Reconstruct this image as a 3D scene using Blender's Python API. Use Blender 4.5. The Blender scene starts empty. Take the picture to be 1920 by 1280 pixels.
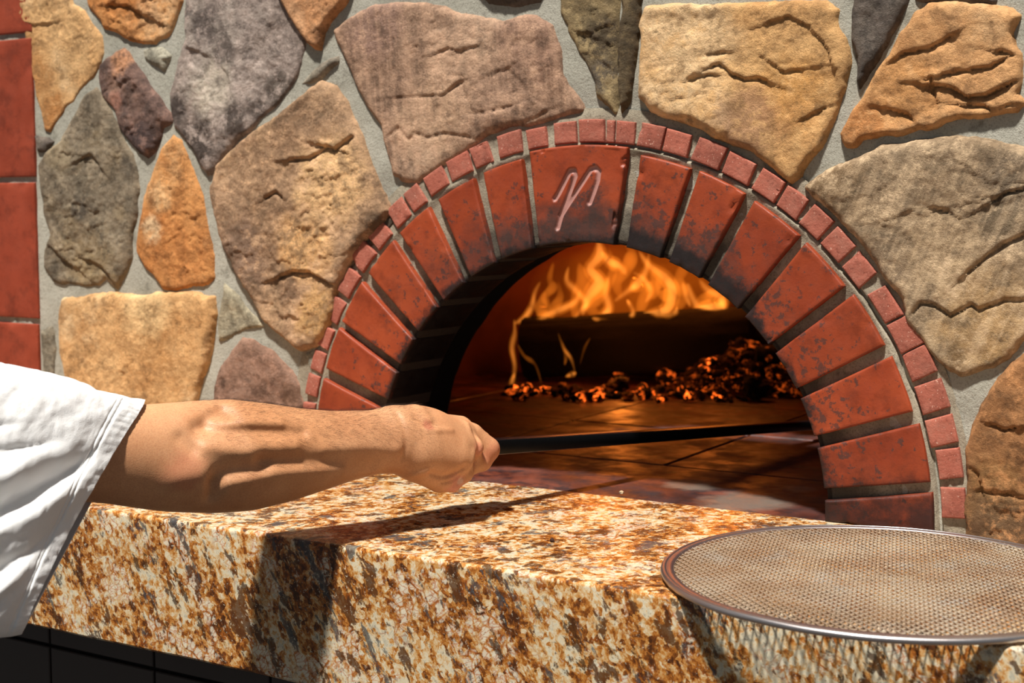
import bpy, math, random
import numpy as np
from mathutils import Vector, Matrix
random.seed(7)
SC = bpy.context.scene
COL = SC.collection
# ------------------------------------------------------------------ camera, sky, sun, exposure
FPX = 2667.0
PITCH = math.atan(240 / FPX)
YAW = math.atan(1614 * math.cos(PITCH) / FPX)
CAM = np.array([0.80445, -1.5, 0.33765])
FW = np.array([-math.sin(YAW) * math.cos(PITCH), math.cos(YAW) * math.cos(PITCH), -math.sin(PITCH)])
RT = np.array([math.cos(YAW), math.sin(YAW), 0.0])
UP = np.cross(RT, FW)
cd = bpy.data.cameras.new('camera')
cam = bpy.data.objects.new('camera', cd)
COL.objects.link(cam)
cam.matrix_world = Matrix(((RT[0], UP[0], -FW[0], CAM[0]), (RT[1], UP[1], -FW[1], CAM[1]), (RT[2], UP[2], -FW[2], CAM[2]), (0, 0, 0, 1)))
cd.sensor_width = 36
cd.lens = FPX / 1920 * 36
cd.dof.use_dof = True
cd.dof.focus_distance = 1.48
cd.dof.aperture_fstop = 8.0
cd.clip_start = 0.02
SC.camera = cam
w = bpy.data.worlds.new('sky')
SC.world = w
w.use_nodes = True
w.node_tree.nodes['Background'].inputs[0].default_value = (0.80, 0.90, 1.0, 1)
w.node_tree.nodes['Background'].inputs[1].default_value = 0.17
sd = bpy.data.lights.new('sun', 'SUN')
sun = bpy.data.objects.new('sun', sd)
COL.objects.link(sun)
sd.energy = 7.0
sd.angle = math.radians(4.0)
sd.color = (1.0, 0.955, 0.89)
sun.location = (0.3, -1.5, 3)
sun.rotation_euler = Vector((-0.03, 0.43, -1.0)).to_track_quat('-Z', 'Y').to_euler()
SC.view_settings.view_transform = 'Standard'
SC.view_settings.look = 'None'
SC.view_settings.gamma = 1
SC.view_settings.use_curve_mapping = False
SC.view_settings.exposure = 0.0

# ------------------------------------------------------------------ helpers
def ray(x, y):
    return FW + RT * ((x - 960) / FPX) - UP * ((y - 640) / FPX)
def on_wall(x, y, Y=0.0):
    r = ray(x, y); return CAM + r * ((Y - CAM[1]) / r[1])
def on_floor(x, y, h=0.0):
    r = ray(x, y); return CAM + r * ((h - CAM[2]) / r[2])
def at_depth(x, y, z):
    return CAM + ray(x, y) * z
def wxz(pts):
    return [(p[0], p[2]) for p in (on_wall(*q) for q in pts)]
def lin(c):
    return tuple(((v / 255) / 12.92 if v / 255 <= 0.04045 else ((v / 255 + 0.055) / 1.055) ** 2.4) for v in c) + (1.0,)

def _h(ix, iy, iz, s):
    n = (ix * 374761393 + iy * 668265263 + iz * 1274126177 + s * 974711) & 0xffffffff
    n = ((n ^ (n >> 13)) * 1274126177) & 0xffffffff
    n = ((n ^ (n >> 16)) * 2246822519) & 0xffffffff
    return ((n ^ (n >> 15)) & 0xffffff) / float(0xffffff) * 2 - 1
def vn(x, y, z=0.0, s=0):
    """smooth value noise, about -1..1"""
    x, y, z = np.broadcast_arrays(np.asarray(x, float), np.asarray(y, float), np.asarray(z, float))
    ix = np.floor(x).astype(np.int64); iy = np.floor(y).astype(np.int64); iz = np.floor(z).astype(np.int64)
    fx, fy, fz = x - ix, y - iy, z - iz
    fx, fy, fz = [t * t * t * (t * (t * 6 - 15) + 10) for t in (fx, fy, fz)]
    r = 0
    for a in (0, 1):
        for b in (0, 1):
            for c in (0, 1):
                r = r + _h(ix + a, iy + b, iz + c, s) * (fx if a else 1 - fx) * (fy if b else 1 - fy) * (fz if c else 1 - fz)
    return r
def fbm(x, y, z=0.0, s=0, o=4, g=0.5):
    r = 0; a = 1.0; t = 0; f = 1.0
    for k in range(o):
        r = r + a * vn(x * f + 3.1 * k, y * f - 1.7 * k, z * f, s + k); t += a; a *= g; f *= 2.03
    return r / t
def sstep(a, b, x):
    t = np.clip((x - a) / (b - a), 0, 1); return t * t * (3 - 2 * t)
def segdist(X, Z, a, b):
    ax, az = a; bx, bz = b
    dx, dz = bx - ax, bz - az
    t = np.clip(((X - ax) * dx + (Z - az) * dz) / (dx * dx + dz * dz + 1e-12), 0, 1)
    return np.hypot(X - ax - t * dx, Z - az - t * dz)
def polydist(X, Z, P):
    d = np.full(X.shape, 9.0); ins = np.zeros(X.shape, bool)
    n = len(P)
    for i in range(n):
        a, b = P[i], P[(i + 1) % n]
        d = np.minimum(d, segdist(X, Z, a, b))
        if a[1] != b[1]:
            c = ((a[1] > Z) != (b[1] > Z)) & (X < (b[0] - a[0]) * (Z - a[1]) / (b[1] - a[1]) + a[0])
            ins ^= c
    return np.where(ins, d, -d)

def mesh_np(name, V, F, mat=None, parent=None, smooth=True, flat_angle=None):
    V = np.asarray(V, np.float32).reshape(-1, 3)
    m = bpy.data.meshes.new(name)
    if isinstance(F, np.ndarray):
        k = F.shape[1]
        m.vertices.add(len(V)); m.vertices.foreach_set('co', V.ravel())
        m.loops.add(F.size); m.loops.foreach_set('vertex_index', F.astype(np.int32).ravel())
        m.polygons.add(len(F)); m.polygons.foreach_set('loop_start', np.arange(0, F.size, k, dtype=np.int32))
        m.update(calc_edges=True); m.validate()
    else:
        m.from_pydata(V.tolist(), [], F)
    if smooth: m.polygons.foreach_set('use_smooth', [True] * len(m.polygons))
    if flat_angle: m.set_sharp_from_angle(angle=flat_angle)
    if mat: m.materials.append(mat)
    o = bpy.data.objects.new(name, m)
    COL.objects.link(o)
    if parent:
        o.parent = parent
        o.location = tuple(-Vector(parent.location)) if parent.parent is None else (0, 0, 0)
    return o
def tag(o, label=None, cat=None, group=None, kind=None):
    if label: o['label'] = label
    if cat: o['category'] = cat
    if group: o['group'] = group
    if kind: o['kind'] = kind
    return o
def empty(name, loc, label=None, cat=None, group=None, kind=None):
    o = bpy.data.objects.new(name, None); o.location = loc; o.empty_display_size = 0.05
    COL.objects.link(o); return tag(o, label, cat, group, kind)
def grid_faces(nu, nv, wrap=False):
    i = np.arange(nu - (0 if wrap else 1)); j = np.arange(nv - 1)
    I, J = np.meshgrid(i, j, indexing='ij')
    I2 = (I + 1) % nu
    return np.stack([I * nv + J, I2 * nv + J, I2 * nv + J + 1, I * nv + J + 1], -1).reshape(-1, 4)

# node helpers
class NT:
    def __init__(s, name):
        s.m = bpy.data.materials.new(name); s.m.use_nodes = True
        s.t = s.m.node_tree; s.t.nodes.clear()
        s.out = s.t.nodes.new('ShaderNodeOutputMaterial')
        s.tc = s.t.nodes.new('ShaderNodeTexCoord')
        s.co = s.tc.outputs['Object']
    def n(s, typ, ins=None, **p):
        nd = s.t.nodes.new('ShaderNode' + typ)
        for k, v in p.items(): setattr(nd, k, v)
        for k, v in (ins or {}).items():
            if isinstance(v, bpy.types.NodeSocket): s.t.links.new(v, nd.inputs[k])
            else: nd.inputs[k].default_value = v
        return nd
    def noise(s, scale, det=5, rough=0.55, co=None, dist=0.0, off=None):
        co = co or s.co
        if off is not None: co = s.n('VectorMath', {0: co, 1: (off, off * 1.7, -off)}, operation='ADD').outputs[0]
        return s.n('TexNoise', {'Vector': co, 'Scale': scale, 'Detail': det, 'Roughness': rough, 'Distortion': dist}).outputs[0]
    def ramp(s, f, stops, interp='LINEAR'):
        r = s.n('ValToRGB', {0: f}); e = r.color_ramp.elements
        r.color_ramp.interpolation = interp
        while len(e) < len(stops): e.new(0.5)
        for k, (p, c) in enumerate(stops):
            e[k].position = p; e[k].color = c if len(c) == 4 else tuple(c) + (1,)
        return r.outputs[0]
    def val(s, f, a, b, lo=0.0, hi=1.0):
        return s.n('MapRange', {0: f, 1: a, 2: b, 3: lo, 4: hi}, interpolation_type='SMOOTHSTEP').outputs[0]
    def mix(s, f, a, b, mode='MIX'):
        return s.n('MixRGB', {0: f, 1: a, 2: b}, blend_type=mode).outputs[0]
    def math(s, op, a, b=0.0):
        return s.n('Math', {0: a, 1: b}, operation=op).outputs[0]
    def stretch(s, sc, rot=(0, 0, 0), co=None):
        return s.n('Mapping', {'Vector': co or s.co, 'Scale': sc, 'Rotation': rot}).outputs[0]
    def bump(s, h, st, dist=0.001, normal=None):
        i = {'Height': h, 'Strength': st, 'Distance': dist}
        if normal is not None: i['Normal'] = normal
        return s.n('Bump', i).outputs[0]
    def bsdf(s, **k):
        ins = {kk.replace('_', ' '): v for kk, v in k.items()}
        b = s.n('BsdfPrincipled', ins)
        s.t.links.new(b.outputs[0], s.out.inputs[0]); return b
    def blob(s, p, r, soft=0.5, amp=1.0):
        """1 inside a noise-edged patch of radius r round p"""
        d = s.n('VectorMath', {0: s.co, 1: tuple(p)}, operation='DISTANCE').outputs['Value']
        nz = s.noise(1.2 / r, 6, 0.62, off=p[0] * 3)
        d2 = s.math('ADD', d, s.math('MULTIPLY', s.math('SUBTRACT', nz, 0.5), r * 1.5))
        return s.val(d2, r * (1 - soft * 0.5), r * (1 + soft * 0.5), amp, 0.0)

# ------------------------------------------------------------------ materials
def stone_material(seed, A, B, C=None, blobs=(), specks=0.5, stri=None, grain=1.0):
    lt = lambda q_, f: tuple(v * min(f, 246 / max(q_)) for v in q_)
    up_ = lambda q_: lt(q_, 1.12)
    A, B, C = up_(A), up_(B), up_(C) if C else None
    t = NT('stone_surface'); t0 = t.co
    t.co = t.n('VectorMath', {0: t0, 1: (seed * 1.37, seed * 0.7, seed * 2.1)}, operation='ADD').outputs[0]
    base = t.co
    nA = t.noise(7, 9, 0.62, dist=0.3)
    c = t.ramp(nA, [(0.36, lin(A)), (0.62, lin(B))])
    if C: c = t.mix(t.val(t.noise(4.2, 8, 0.65, off=3.3), 0.50, 0.66), c, lin(C))
    t.co = t0
    for (px, py, rp, col, amp) in blobs:
        p = on_wall(px, py); r = rp * 1.9 / FPX
        c = t.mix(t.blob(p, r, 0.8, amp), c, lin(up_(col)))
    t.co = base
    m2 = t.noise(36, 10, 0.74, off=6.6)
    c = t.mix(t.val(m2, 0.38, 0.50, 0.62, 0.0), c, lin([v * 0.66 for v in A]))
    c = t.mix(t.val(m2, 0.51, 0.62, 0.0, 0.6), c, lin(lt(B, 1.22)))
    c = t.mix(t.val(t.noise(38, 8, 0.68), 0.38, 0.60, 0.55 * specks, 0.0), c, lin([v * 0.42 for v in A]))
    c = t.mix(t.val(t.noise(95, 6, 0.7, off=1.1), 0.52, 0.68, 0.0, 0.32), c, lin(lt(B, 1.25)))
    c = t.mix(t.val(t.noise(170, 5, 0.75, off=4.1), 0.32, 0.46, 0.6 * specks, 0.0), c, lin([v * 0.35 for v in A]))
    if stri:
        s = t.noise(110, 6, 0.65, co=t.n('Mapping', {'Vector': t.n('Mapping', {'Vector': t.co, 'Rotation': (0, stri, 0)}).outputs[0], 'Scale': (1, 1, 0.09)}).outputs[0])
        c = t.mix(t.val(s, 0.42, 0.66, 0.0, 0.30), c, lin(lt(B, 1.25)))
        c = t.mix(t.val(s, 0.30, 0.44, 0.18, 0.0), c, lin([v * 0.6 for v in A]))
    h = t.math('ADD', t.math('MULTIPLY', t.noise(70, 12, 0.78), 1.0), t.math('MULTIPLY', t.noise(360, 4, 0.7), 0.4))
    t.bsdf(Base_Color=c, Roughness=0.86, Normal=t.bump(h, 0.9 * grain, 0.0042), **{'Specular_IOR_Level': 0.3})
    return t.m

def mortar_material(name, A, B, dark, soot=False):
    t = NT(name)
    c = t.ramp(t.noise(9, 8, 0.65), [(0.35, lin(A)), (0.65, lin(B))])
    c = t.mix(t.val(t.noise(26, 8, 0.7, off=2.0), 0.56, 0.74, 0.0, 0.75), c, lin(dark))
    c = t.mix(t.val(t.noise(420, 3, 0.6), 0.35, 0.5, 0.35, 0.0), c, lin(dark))
    if soot:
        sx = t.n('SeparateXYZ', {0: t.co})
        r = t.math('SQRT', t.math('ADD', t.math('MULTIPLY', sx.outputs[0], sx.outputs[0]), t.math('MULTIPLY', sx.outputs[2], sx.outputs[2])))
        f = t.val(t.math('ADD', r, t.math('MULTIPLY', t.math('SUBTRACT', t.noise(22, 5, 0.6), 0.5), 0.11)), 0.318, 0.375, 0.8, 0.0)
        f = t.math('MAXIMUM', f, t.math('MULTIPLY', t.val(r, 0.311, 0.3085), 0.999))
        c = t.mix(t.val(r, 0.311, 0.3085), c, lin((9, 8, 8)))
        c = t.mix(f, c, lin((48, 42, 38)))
    if soot:
        for q in ((1189, 330), (1186, 350), (1183, 372), (1180, 394), (1276, 404), (1271, 418), (1262, 450), (1255, 466)):
            c = t.mix(t.blob(on_wall(*q), 0.0045, 0.4, 0.85), c, lin((196, 158, 148)))
    h = t.math('ADD', t.noise(130, 6, 0.7), t.math('MULTIPLY', t.noise(700, 2, 0.5), 0.4))
    t.bsdf(Base_Color=c, Roughness=0.93, Normal=t.bump(h, 0.6, 0.002), **{'Specular_IOR_Level': 0.2})
    return t.m
MORTAR = mortar_material('mortar', (158, 155, 141), (182, 178, 164), (104, 100, 88))
ARCH_MORTAR = mortar_material('joint_mortar', (140, 130, 112), (170, 160, 140), (70, 60, 48), True)

def brick_material(name, A, B, soot=True, pale=False):
    t = NT(name)
    oi = t.n('ObjectInfo').outputs['Random']
    sh = t.n('VectorMath', {0: t.co, 1: t.n('CombineXYZ', {0: t.math('MULTIPLY', oi, 9.0), 1: oi, 2: t.math('MULTIPLY', oi, -5.0)}).outputs[0]}, operation='ADD').outputs[0]
    c = t.ramp(t.noise(14, 6, 0.55, co=sh), [(0.3, lin(A)), (0.7, lin(B))])
    c = t.mix(t.val(t.noise(30, 9, 0.7, co=sh, off=2), 0.46, 0.68, 0.0, 0.5), c, lin([v * 0.62 for v in A]))
    c = t.mix(t.math('MULTIPLY', oi, 0.28), c, lin([v * 0.72 for v in A]))
    sx = t.n('SeparateXYZ', {0: t.co})
    if pale:
        c = t.mix(t.val(t.noise(40, 6, 0.7, co=sh), 0.45, 0.7, 0.0, 0.6), c, lin((170, 112, 94)))
        c = t.mix(t.val(t.noise(420, 2, 0.5, co=sh), 0.66, 0.72, 0.0, 0.8), c, lin((215, 170, 150)))
        c = t.mix(t.val(t.noise(230, 3, 0.6, co=sh), 0.34, 0.42, 0.45, 0.0), c, lin((110, 52, 40)))
    if soot:
        r = t.math('SQRT', t.math('ADD', t.math('MULTIPLY', sx.outputs[0], sx.outputs[0]), t.math('MULTIPLY', sx.outputs[2], sx.outputs[2])))
        # scattered dark fly-ash specks, denser towards the opening and the crown
        near = t.val(r, 0.31, 0.42, 0.115, 0.02)
        top = t.val(sx.outputs[2], 0.16, 0.36, 0.0, 0.03)
        rt_ = t.val(sx.outputs[0], -0.1, 0.2, 0.0, 0.03)
        thr = t.math('ADD', t.math('ADD', near, top), rt_)
        sp = t.math('ADD', t.noise(95, 10, 0.72, co=sh), thr)
        c = t.mix(t.val(sp, 0.655, 0.69, 0.0, 0.75), c, lin((66, 50, 46)))
        # brown smoke veil at the crown
        veil = t.math('ADD', r, t.math('MULTIPLY', t.math('SUBTRACT', t.noise(20, 7, 0.65), 0.5), 0.14))
        zc = t.val(sx.outputs[2], 0.20, 0.33, 0.0, 0.88)
        c = t.mix(t.math('MULTIPLY', t.val(veil, 0.318, 0.372, 1.0, 0.0), zc), c, lin((60, 46, 42)))
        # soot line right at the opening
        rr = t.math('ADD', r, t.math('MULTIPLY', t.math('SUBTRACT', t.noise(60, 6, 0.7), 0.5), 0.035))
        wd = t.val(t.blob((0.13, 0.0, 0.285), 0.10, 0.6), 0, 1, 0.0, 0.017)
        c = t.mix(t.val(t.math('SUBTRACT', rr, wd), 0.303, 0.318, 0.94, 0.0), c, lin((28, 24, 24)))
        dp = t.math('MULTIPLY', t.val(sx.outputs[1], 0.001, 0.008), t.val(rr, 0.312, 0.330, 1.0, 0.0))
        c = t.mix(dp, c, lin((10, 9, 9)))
        # grime low on the right foot of the arch
        low = t.math('ADD', sx.outputs[2], t.math('MULTIPLY', t.math('SUBTRACT', t.noise(34, 7, 0.7), 0.5), 0.16))
        c = t.mix(t.val(low, 0.005, 0.085, 0.9, 0.0), c, lin((38, 22, 20)))
    at = t.n('Attribute', attribute_name='groove').outputs['Fac']
    c = t.mix(at, c, lin((176, 128, 118)))
    ro = t.val(t.noise(50, 5, 0.6, co=sh), 0.3, 0.7, 0.42, 0.62) if not pale else 0.85
    h = t.noise(260, 5, 0.65, co=sh)
    t.bsdf(Base_Color=c, Roughness=ro, Normal=t.bump(h, 0.55 if pale else 0.22, 0.0015), **{'Specular_IOR_Level': 0.35})
    return t.m
BRICK = brick_material('glazed_red_brick', (140, 55, 28), (162, 72, 38))
SMALLBRICK = brick_material('pale_red_brick', (164, 90, 72), (184, 108, 88), soot=False, pale=True)
COLBRICK = brick_material('column_red_brick', (136, 56, 34), (158, 70, 46), soot=False)

def plain(name, col, rough=0.7, nscale=30, var=0.25, metal=0.0, bump=0.2, spec=0.4):
    t = NT(name)
    c = t.mix(t.val(t.noise(nscale, 6, 0.6), 0.35, 0.65, 0.0, var), lin(col), lin([v * 0.55 for v in col]))
    t.bsdf(Base_Color=c, Roughness=rough, Metallic=metal, Normal=t.bump(t.noise(nscale * 8, 4, 0.6), bump, 0.001), **{'Specular_IOR_Level': spec})
    return t.m
SOOT = plain('soot_black', (13, 12, 12), 0.9, 14, 0.5, spec=0.15)

def granite_material():
    t = NT('granite')
    w1 = t.n('TexNoise', {'Vector': t.co, 'Scale': 45.0, 'Detail': 6.0, 'Roughness': 0.65}).outputs[1]
    wv = t.n('VectorMath', {0: t.n('VectorMath', {0: w1, 1: (0.5, 0.5, 0.5)}, operation='SUBTRACT').outputs[0], 'Scale': 0.012}, operation='SCALE').outputs[0]
    co = t.n('VectorMath', {0: t.co, 1: wv}, operation='ADD').outputs[0]
    rc = t.n('Mapping', {'Vector': co, 'Rotation': (math.radians(-12), math.radians(30), math.radians(10))}).outputs[0]
    sc = lambda v: t.n('Mapping', {'Vector': rc, 'Scale': v}).outputs[0]
    g0, g1, g2 = sc((1, 0.9, 0.72)), sc((1, 0.8, 0.42)), sc((1, 0.7, 0.30))
    # driver run through brown - rust - gold - tan - cream - grey-white
    big = t.noise(21, 6, 0.6, co=g1, off=1.3); midn = t.noise(95, 9, 0.74, co=g0)
    vc = t.n('TexVoronoi', {'Vector': g0, 'Scale': 210.0})
    cell = t.n('SeparateXYZ', {0: vc.outputs['Color']}).outputs[0]
    drv = t.math('ADD', t.math('MULTIPLY', midn, 0.58), t.math('MULTIPLY', big, 0.42))
    drv = t.math('ADD', drv, t.math('MULTIPLY', t.math('SUBTRACT', cell, 0.5), 0.12))
    c = t.ramp(drv, [(0.38, lin((70, 38, 18))), (0.43, lin((120, 66, 24))), (0.465, lin((168, 102, 38))), (0.495, lin((188, 134, 70))), (0.525, lin((200, 166, 118))), (0.57, lin((212, 198, 168))), (0.65, lin((176, 170, 150)))])
    # milky crystals divided by rust veins
    v2 = t.n('TexVoronoi', {'Vector': g0, 'Scale': 95.0}, feature='DISTANCE_TO_EDGE').outputs['Distance']
    v3 = t.n('TexVoronoi', {'Vector': sc((0.5, 0.9, 1.3)), 'Scale': 150.0}, feature='DISTANCE_TO_EDGE').outputs['Distance']
    cr = t.val(t.noise(24, 7, 0.66, co=g0, off=9.0), 0.545, 0.585)
    c = t.mix(t.math('MULTIPLY', cr, t.val(v2, 0.03, 0.16, 0.0, 0.8)), c, lin((214, 204, 182)))
    c = t.mix(t.math('MULTIPLY', cr, t.val(v3, 0.0, 0.10, 0.75, 0.0)), c, lin((172, 96, 44)))
    rv = t.val(t.noise(30, 6, 0.65, co=g0, off=5), 0.49, 0.60, 0.0, 0.6)
    c = t.mix(t.math('MULTIPLY', t.val(v2, 0.0, 0.085, 1.0, 0.0), rv), c, lin((140, 68, 22)))
    # brown mica blobs and blue-grey stringers along the grain
    br = t.noise(42, 8, 0.63, co=g1, off=2.2)
    c = t.mix(t.val(br, 0.578, 0.605, 0.0, 0.9), c, lin((82, 48, 24)))
    c = t.mix(t.val(t.noise(50, 8, 0.64, co=g1, off=-7), 0.585, 0.61, 0.0, 0.85), c, lin((62, 36, 18)))
    bl = t.noise(38, 10, 0.7, co=g2, off=-4.0)
    c = t.mix(t.val(bl, 0.575, 0.615, 0.0, 0.85), c, lin((66, 68, 70)))
    c = t.mix(t.val(t.noise(210, 6, 0.7, co=g0), 0.58, 0.63, 0.0, 0.5), c, lin((70, 40, 20)))
    c = t.mix(t.val(t.noise(330, 4, 0.7, co=g0, off=3), 0.60, 0.66, 0.0, 0.6), c, lin((226, 216, 190)))
    t.bsdf(Base_Color=c, Roughness=t.val(t.noise(90, 4, 0.6), 0.3, 0.7, 0.20, 0.42), Normal=t.bump(t.noise(160, 5, 0.6), 0.12, 0.001), **{'Specular_IOR_Level': 0.35})
    return t.m
GRANITE = granite_material()

def hearth_material():
    t = NT('hearth_stone')
    c = t.ramp(t.noise(8, 8, 0.62, dist=0.6), [(0.36, lin((32, 22, 22))), (0.5, lin((74, 36, 28))), (0.64, lin((112, 56, 38)))])
    c = t.mix(t.val(t.noise(30, 6, 0.65, off=4), 0.48, 0.62, 0.0, 0.8), c, lin((28, 24, 28)))
    for q, r in (((1300, 908), 0.035), ((1400, 938), 0.05), ((1345, 955), 0.03), ((1500, 915), 0.02)):
        c = t.mix(t.blob(on_floor(*q), r, 0.7, 0.7), c, lin((112, 100, 88)))
    t.bsdf(Base_Color=c, Roughness=t.val(t.noise(16, 6, 0.6), 0.35, 0.65, 0.36, 0.7), Normal=t.bump(t.noise(70, 6, 0.65), 0.3, 0.002), **{'Specular_IOR_Level': 0.5})
    return t.m
HEARTH = hearth_material()
DOME = plain('fire_clay_dome', (104, 56, 38), 0.9, 10, 0.5, bump=0.5)

def skin_material():
    t = NT('skin')
    c = t.ramp(t.noise(16, 6, 0.6), [(0.3, lin((194, 136, 94))), (0.7, lin((218, 164, 120)))])
    for P, r, col, a in SKIN_BLOBS:
        c = t.mix(t.blob(P, r, 0.9, a), c, lin(col))
    c = t.mix(t.val(t.noise(700, 2, 0.5), 0.35, 0.6, 0.25, 0.0), c, lin((150, 90, 60)))
    h = t.math('ADD', t.noise(900, 3, 0.6), t.math('MULTIPLY', t.n('TexVoronoi', {'Vector': t.co, 'Scale': 900.0}).outputs['Distance'], 0.35))
    t.bsdf(Base_Color=c, Roughness=0.5, Normal=t.bump(h, 0.28, 0.0005),
           **{'Subsurface_Weight': 0.06, 'Subsurface_Radius': (0.012, 0.004, 0.002), 'Subsurface_Scale': 0.4, 'Specular_IOR_Level': 0.42})
    return t.m

# ------------------------------------------------------------------ wall: mortar bed, stones, bricks
wall = empty('wall_back', (0, 0, 0), kind='structure')
wall['label'] = 'fieldstone wall of ochre, brown and grey stones set in pale grey mortar'
def mortar_bed():
    xs = np.arange(-1.62, 1.30, 0.005); zs = np.arange(-0.9, 1.15, 0.005)
    X, Z = np.meshgrid(xs, zs, indexing='ij')
    Y = 0.0062 + 0.0016 * fbm(X * 9, Z * 9, s=5, o=3) + 0.0009 * fbm(X * 40, Z * 40, s=9, o=3)
    R = np.hypot(X, np.maximum(Z, 0) if False else Z)
    Y = Y + 0.003 * sstep(0.50, 0.46, R)
    V = np.stack([X, Y, Z], -1).reshape(-1, 3)
    F = grid_faces(len(xs), len(zs))
    Rv = R.ravel(); ok = (Rv[F] > 0.385).all(1) & ~((np.abs(V[:, 0][F]) < 0.40).all(1) & (V[:, 2][F] < 0).all(1) & (V[:, 2][F] > -0.5).all(1))
    return mesh_np('mortar_bed', V, F[ok], MORTAR, wall)
mortar_bed()

def stone(P, seed, mat, T=0.013, res=0.0020, edge=0.0032, relief=1.0, cracks=(), stri=0.0, name='stone'):
    P = np.array(P); mn = P.min(0) - 0.012; mx = P.max(0) + 0.012
    xs = np.arange(mn[0], mx[0], res); zs = np.arange(mn[1], mx[1], res)
    X, Z = np.meshgrid(xs, zs, indexing='ij')
    T = T * 0.72 + 0.0045
    d = polydist(X, Z, P) + 0.0045 * fbm(X * 30, Z * 30, s=seed, o=5, g=0.6) + 0.0042
    h = T * (1 - np.exp(-np.maximum(d, 0) / edge))
    e = sstep(0, 0.02, d)
    # low humps, broken ledges, grain
    r = 0.0085 * fbm(X * 7, Z * 7, s=seed + 11, o=6, g=0.52)
    q = (fbm(X * 6 + Z * 2.5, Z * 10 - X * 2, s=seed + 21, o=6, g=0.58) * 2.0 + (Z - X * 0.4) * 4.0) * 1.5
    f = np.floor(q); fr = q - f
    r += 0.0021 * (f + sstep(0.0, 0.12, fr) * 1.0 - q) * sstep(-0.3, 0.3, vn(X * 8, Z * 8, s=seed + 71))
    r += 0.0024 * fbm(X * 38, Z * 38, s=seed + 31, o=4, g=0.8) + 0.0011 * np.minimum(0, fbm(X * 120, Z * 150, s=seed + 33, o=2))
    r += stri * 0.0005 * fbm(X * 170, Z * 22, s=seed + 41, o=2)
    for pts, cr, led in cracks:
        dd = np.full(X.shape, 9.0); side = np.zeros(X.shape)
        for a, b in zip(pts[:-1], pts[1:]):
            s_ = segdist(X, Z, a, b)
            c_ = (b[0] - a[0]) * (Z - a[1]) - (b[1] - a[1]) * (X - a[0])
            m_ = s_ < dd
            side = np.where(m_, np.sign(c_), side); dd = np.minimum(dd, s_)
        dw = dd + 0.0012 * fbm(X * 60, Z * 60, s=seed + 51, o=2)
        r -= cr * 0.0042 * np.exp(-(dw / 0.0022) ** 2)
        r -= led * 0.0034 * (side < 0) * np.exp(-dd / 0.022)
        r += led * 0.0012 * (side > 0) * np.exp(-dd / 0.012)
    h = h + relief * r * e
    h = np.maximum(h, 0.0102 * sstep(0.0, 0.006, d))
    h = np.where(d < 0, d * 2.2, h)
    Y = 0.014 - h
    V = np.stack([X, Y, Z], -1).reshape(-1, 3)
    F = grid_faces(len(xs), len(zs))
    ok = (d.ravel()[F] > -0.007).any(1)
    F = F[ok]
    used = np.unique(F); mp = np.full(len(V), -1); mp[used] = np.arange(len(used))
    return mesh_np(name, V[used], mp[F], mat, wall)

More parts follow.
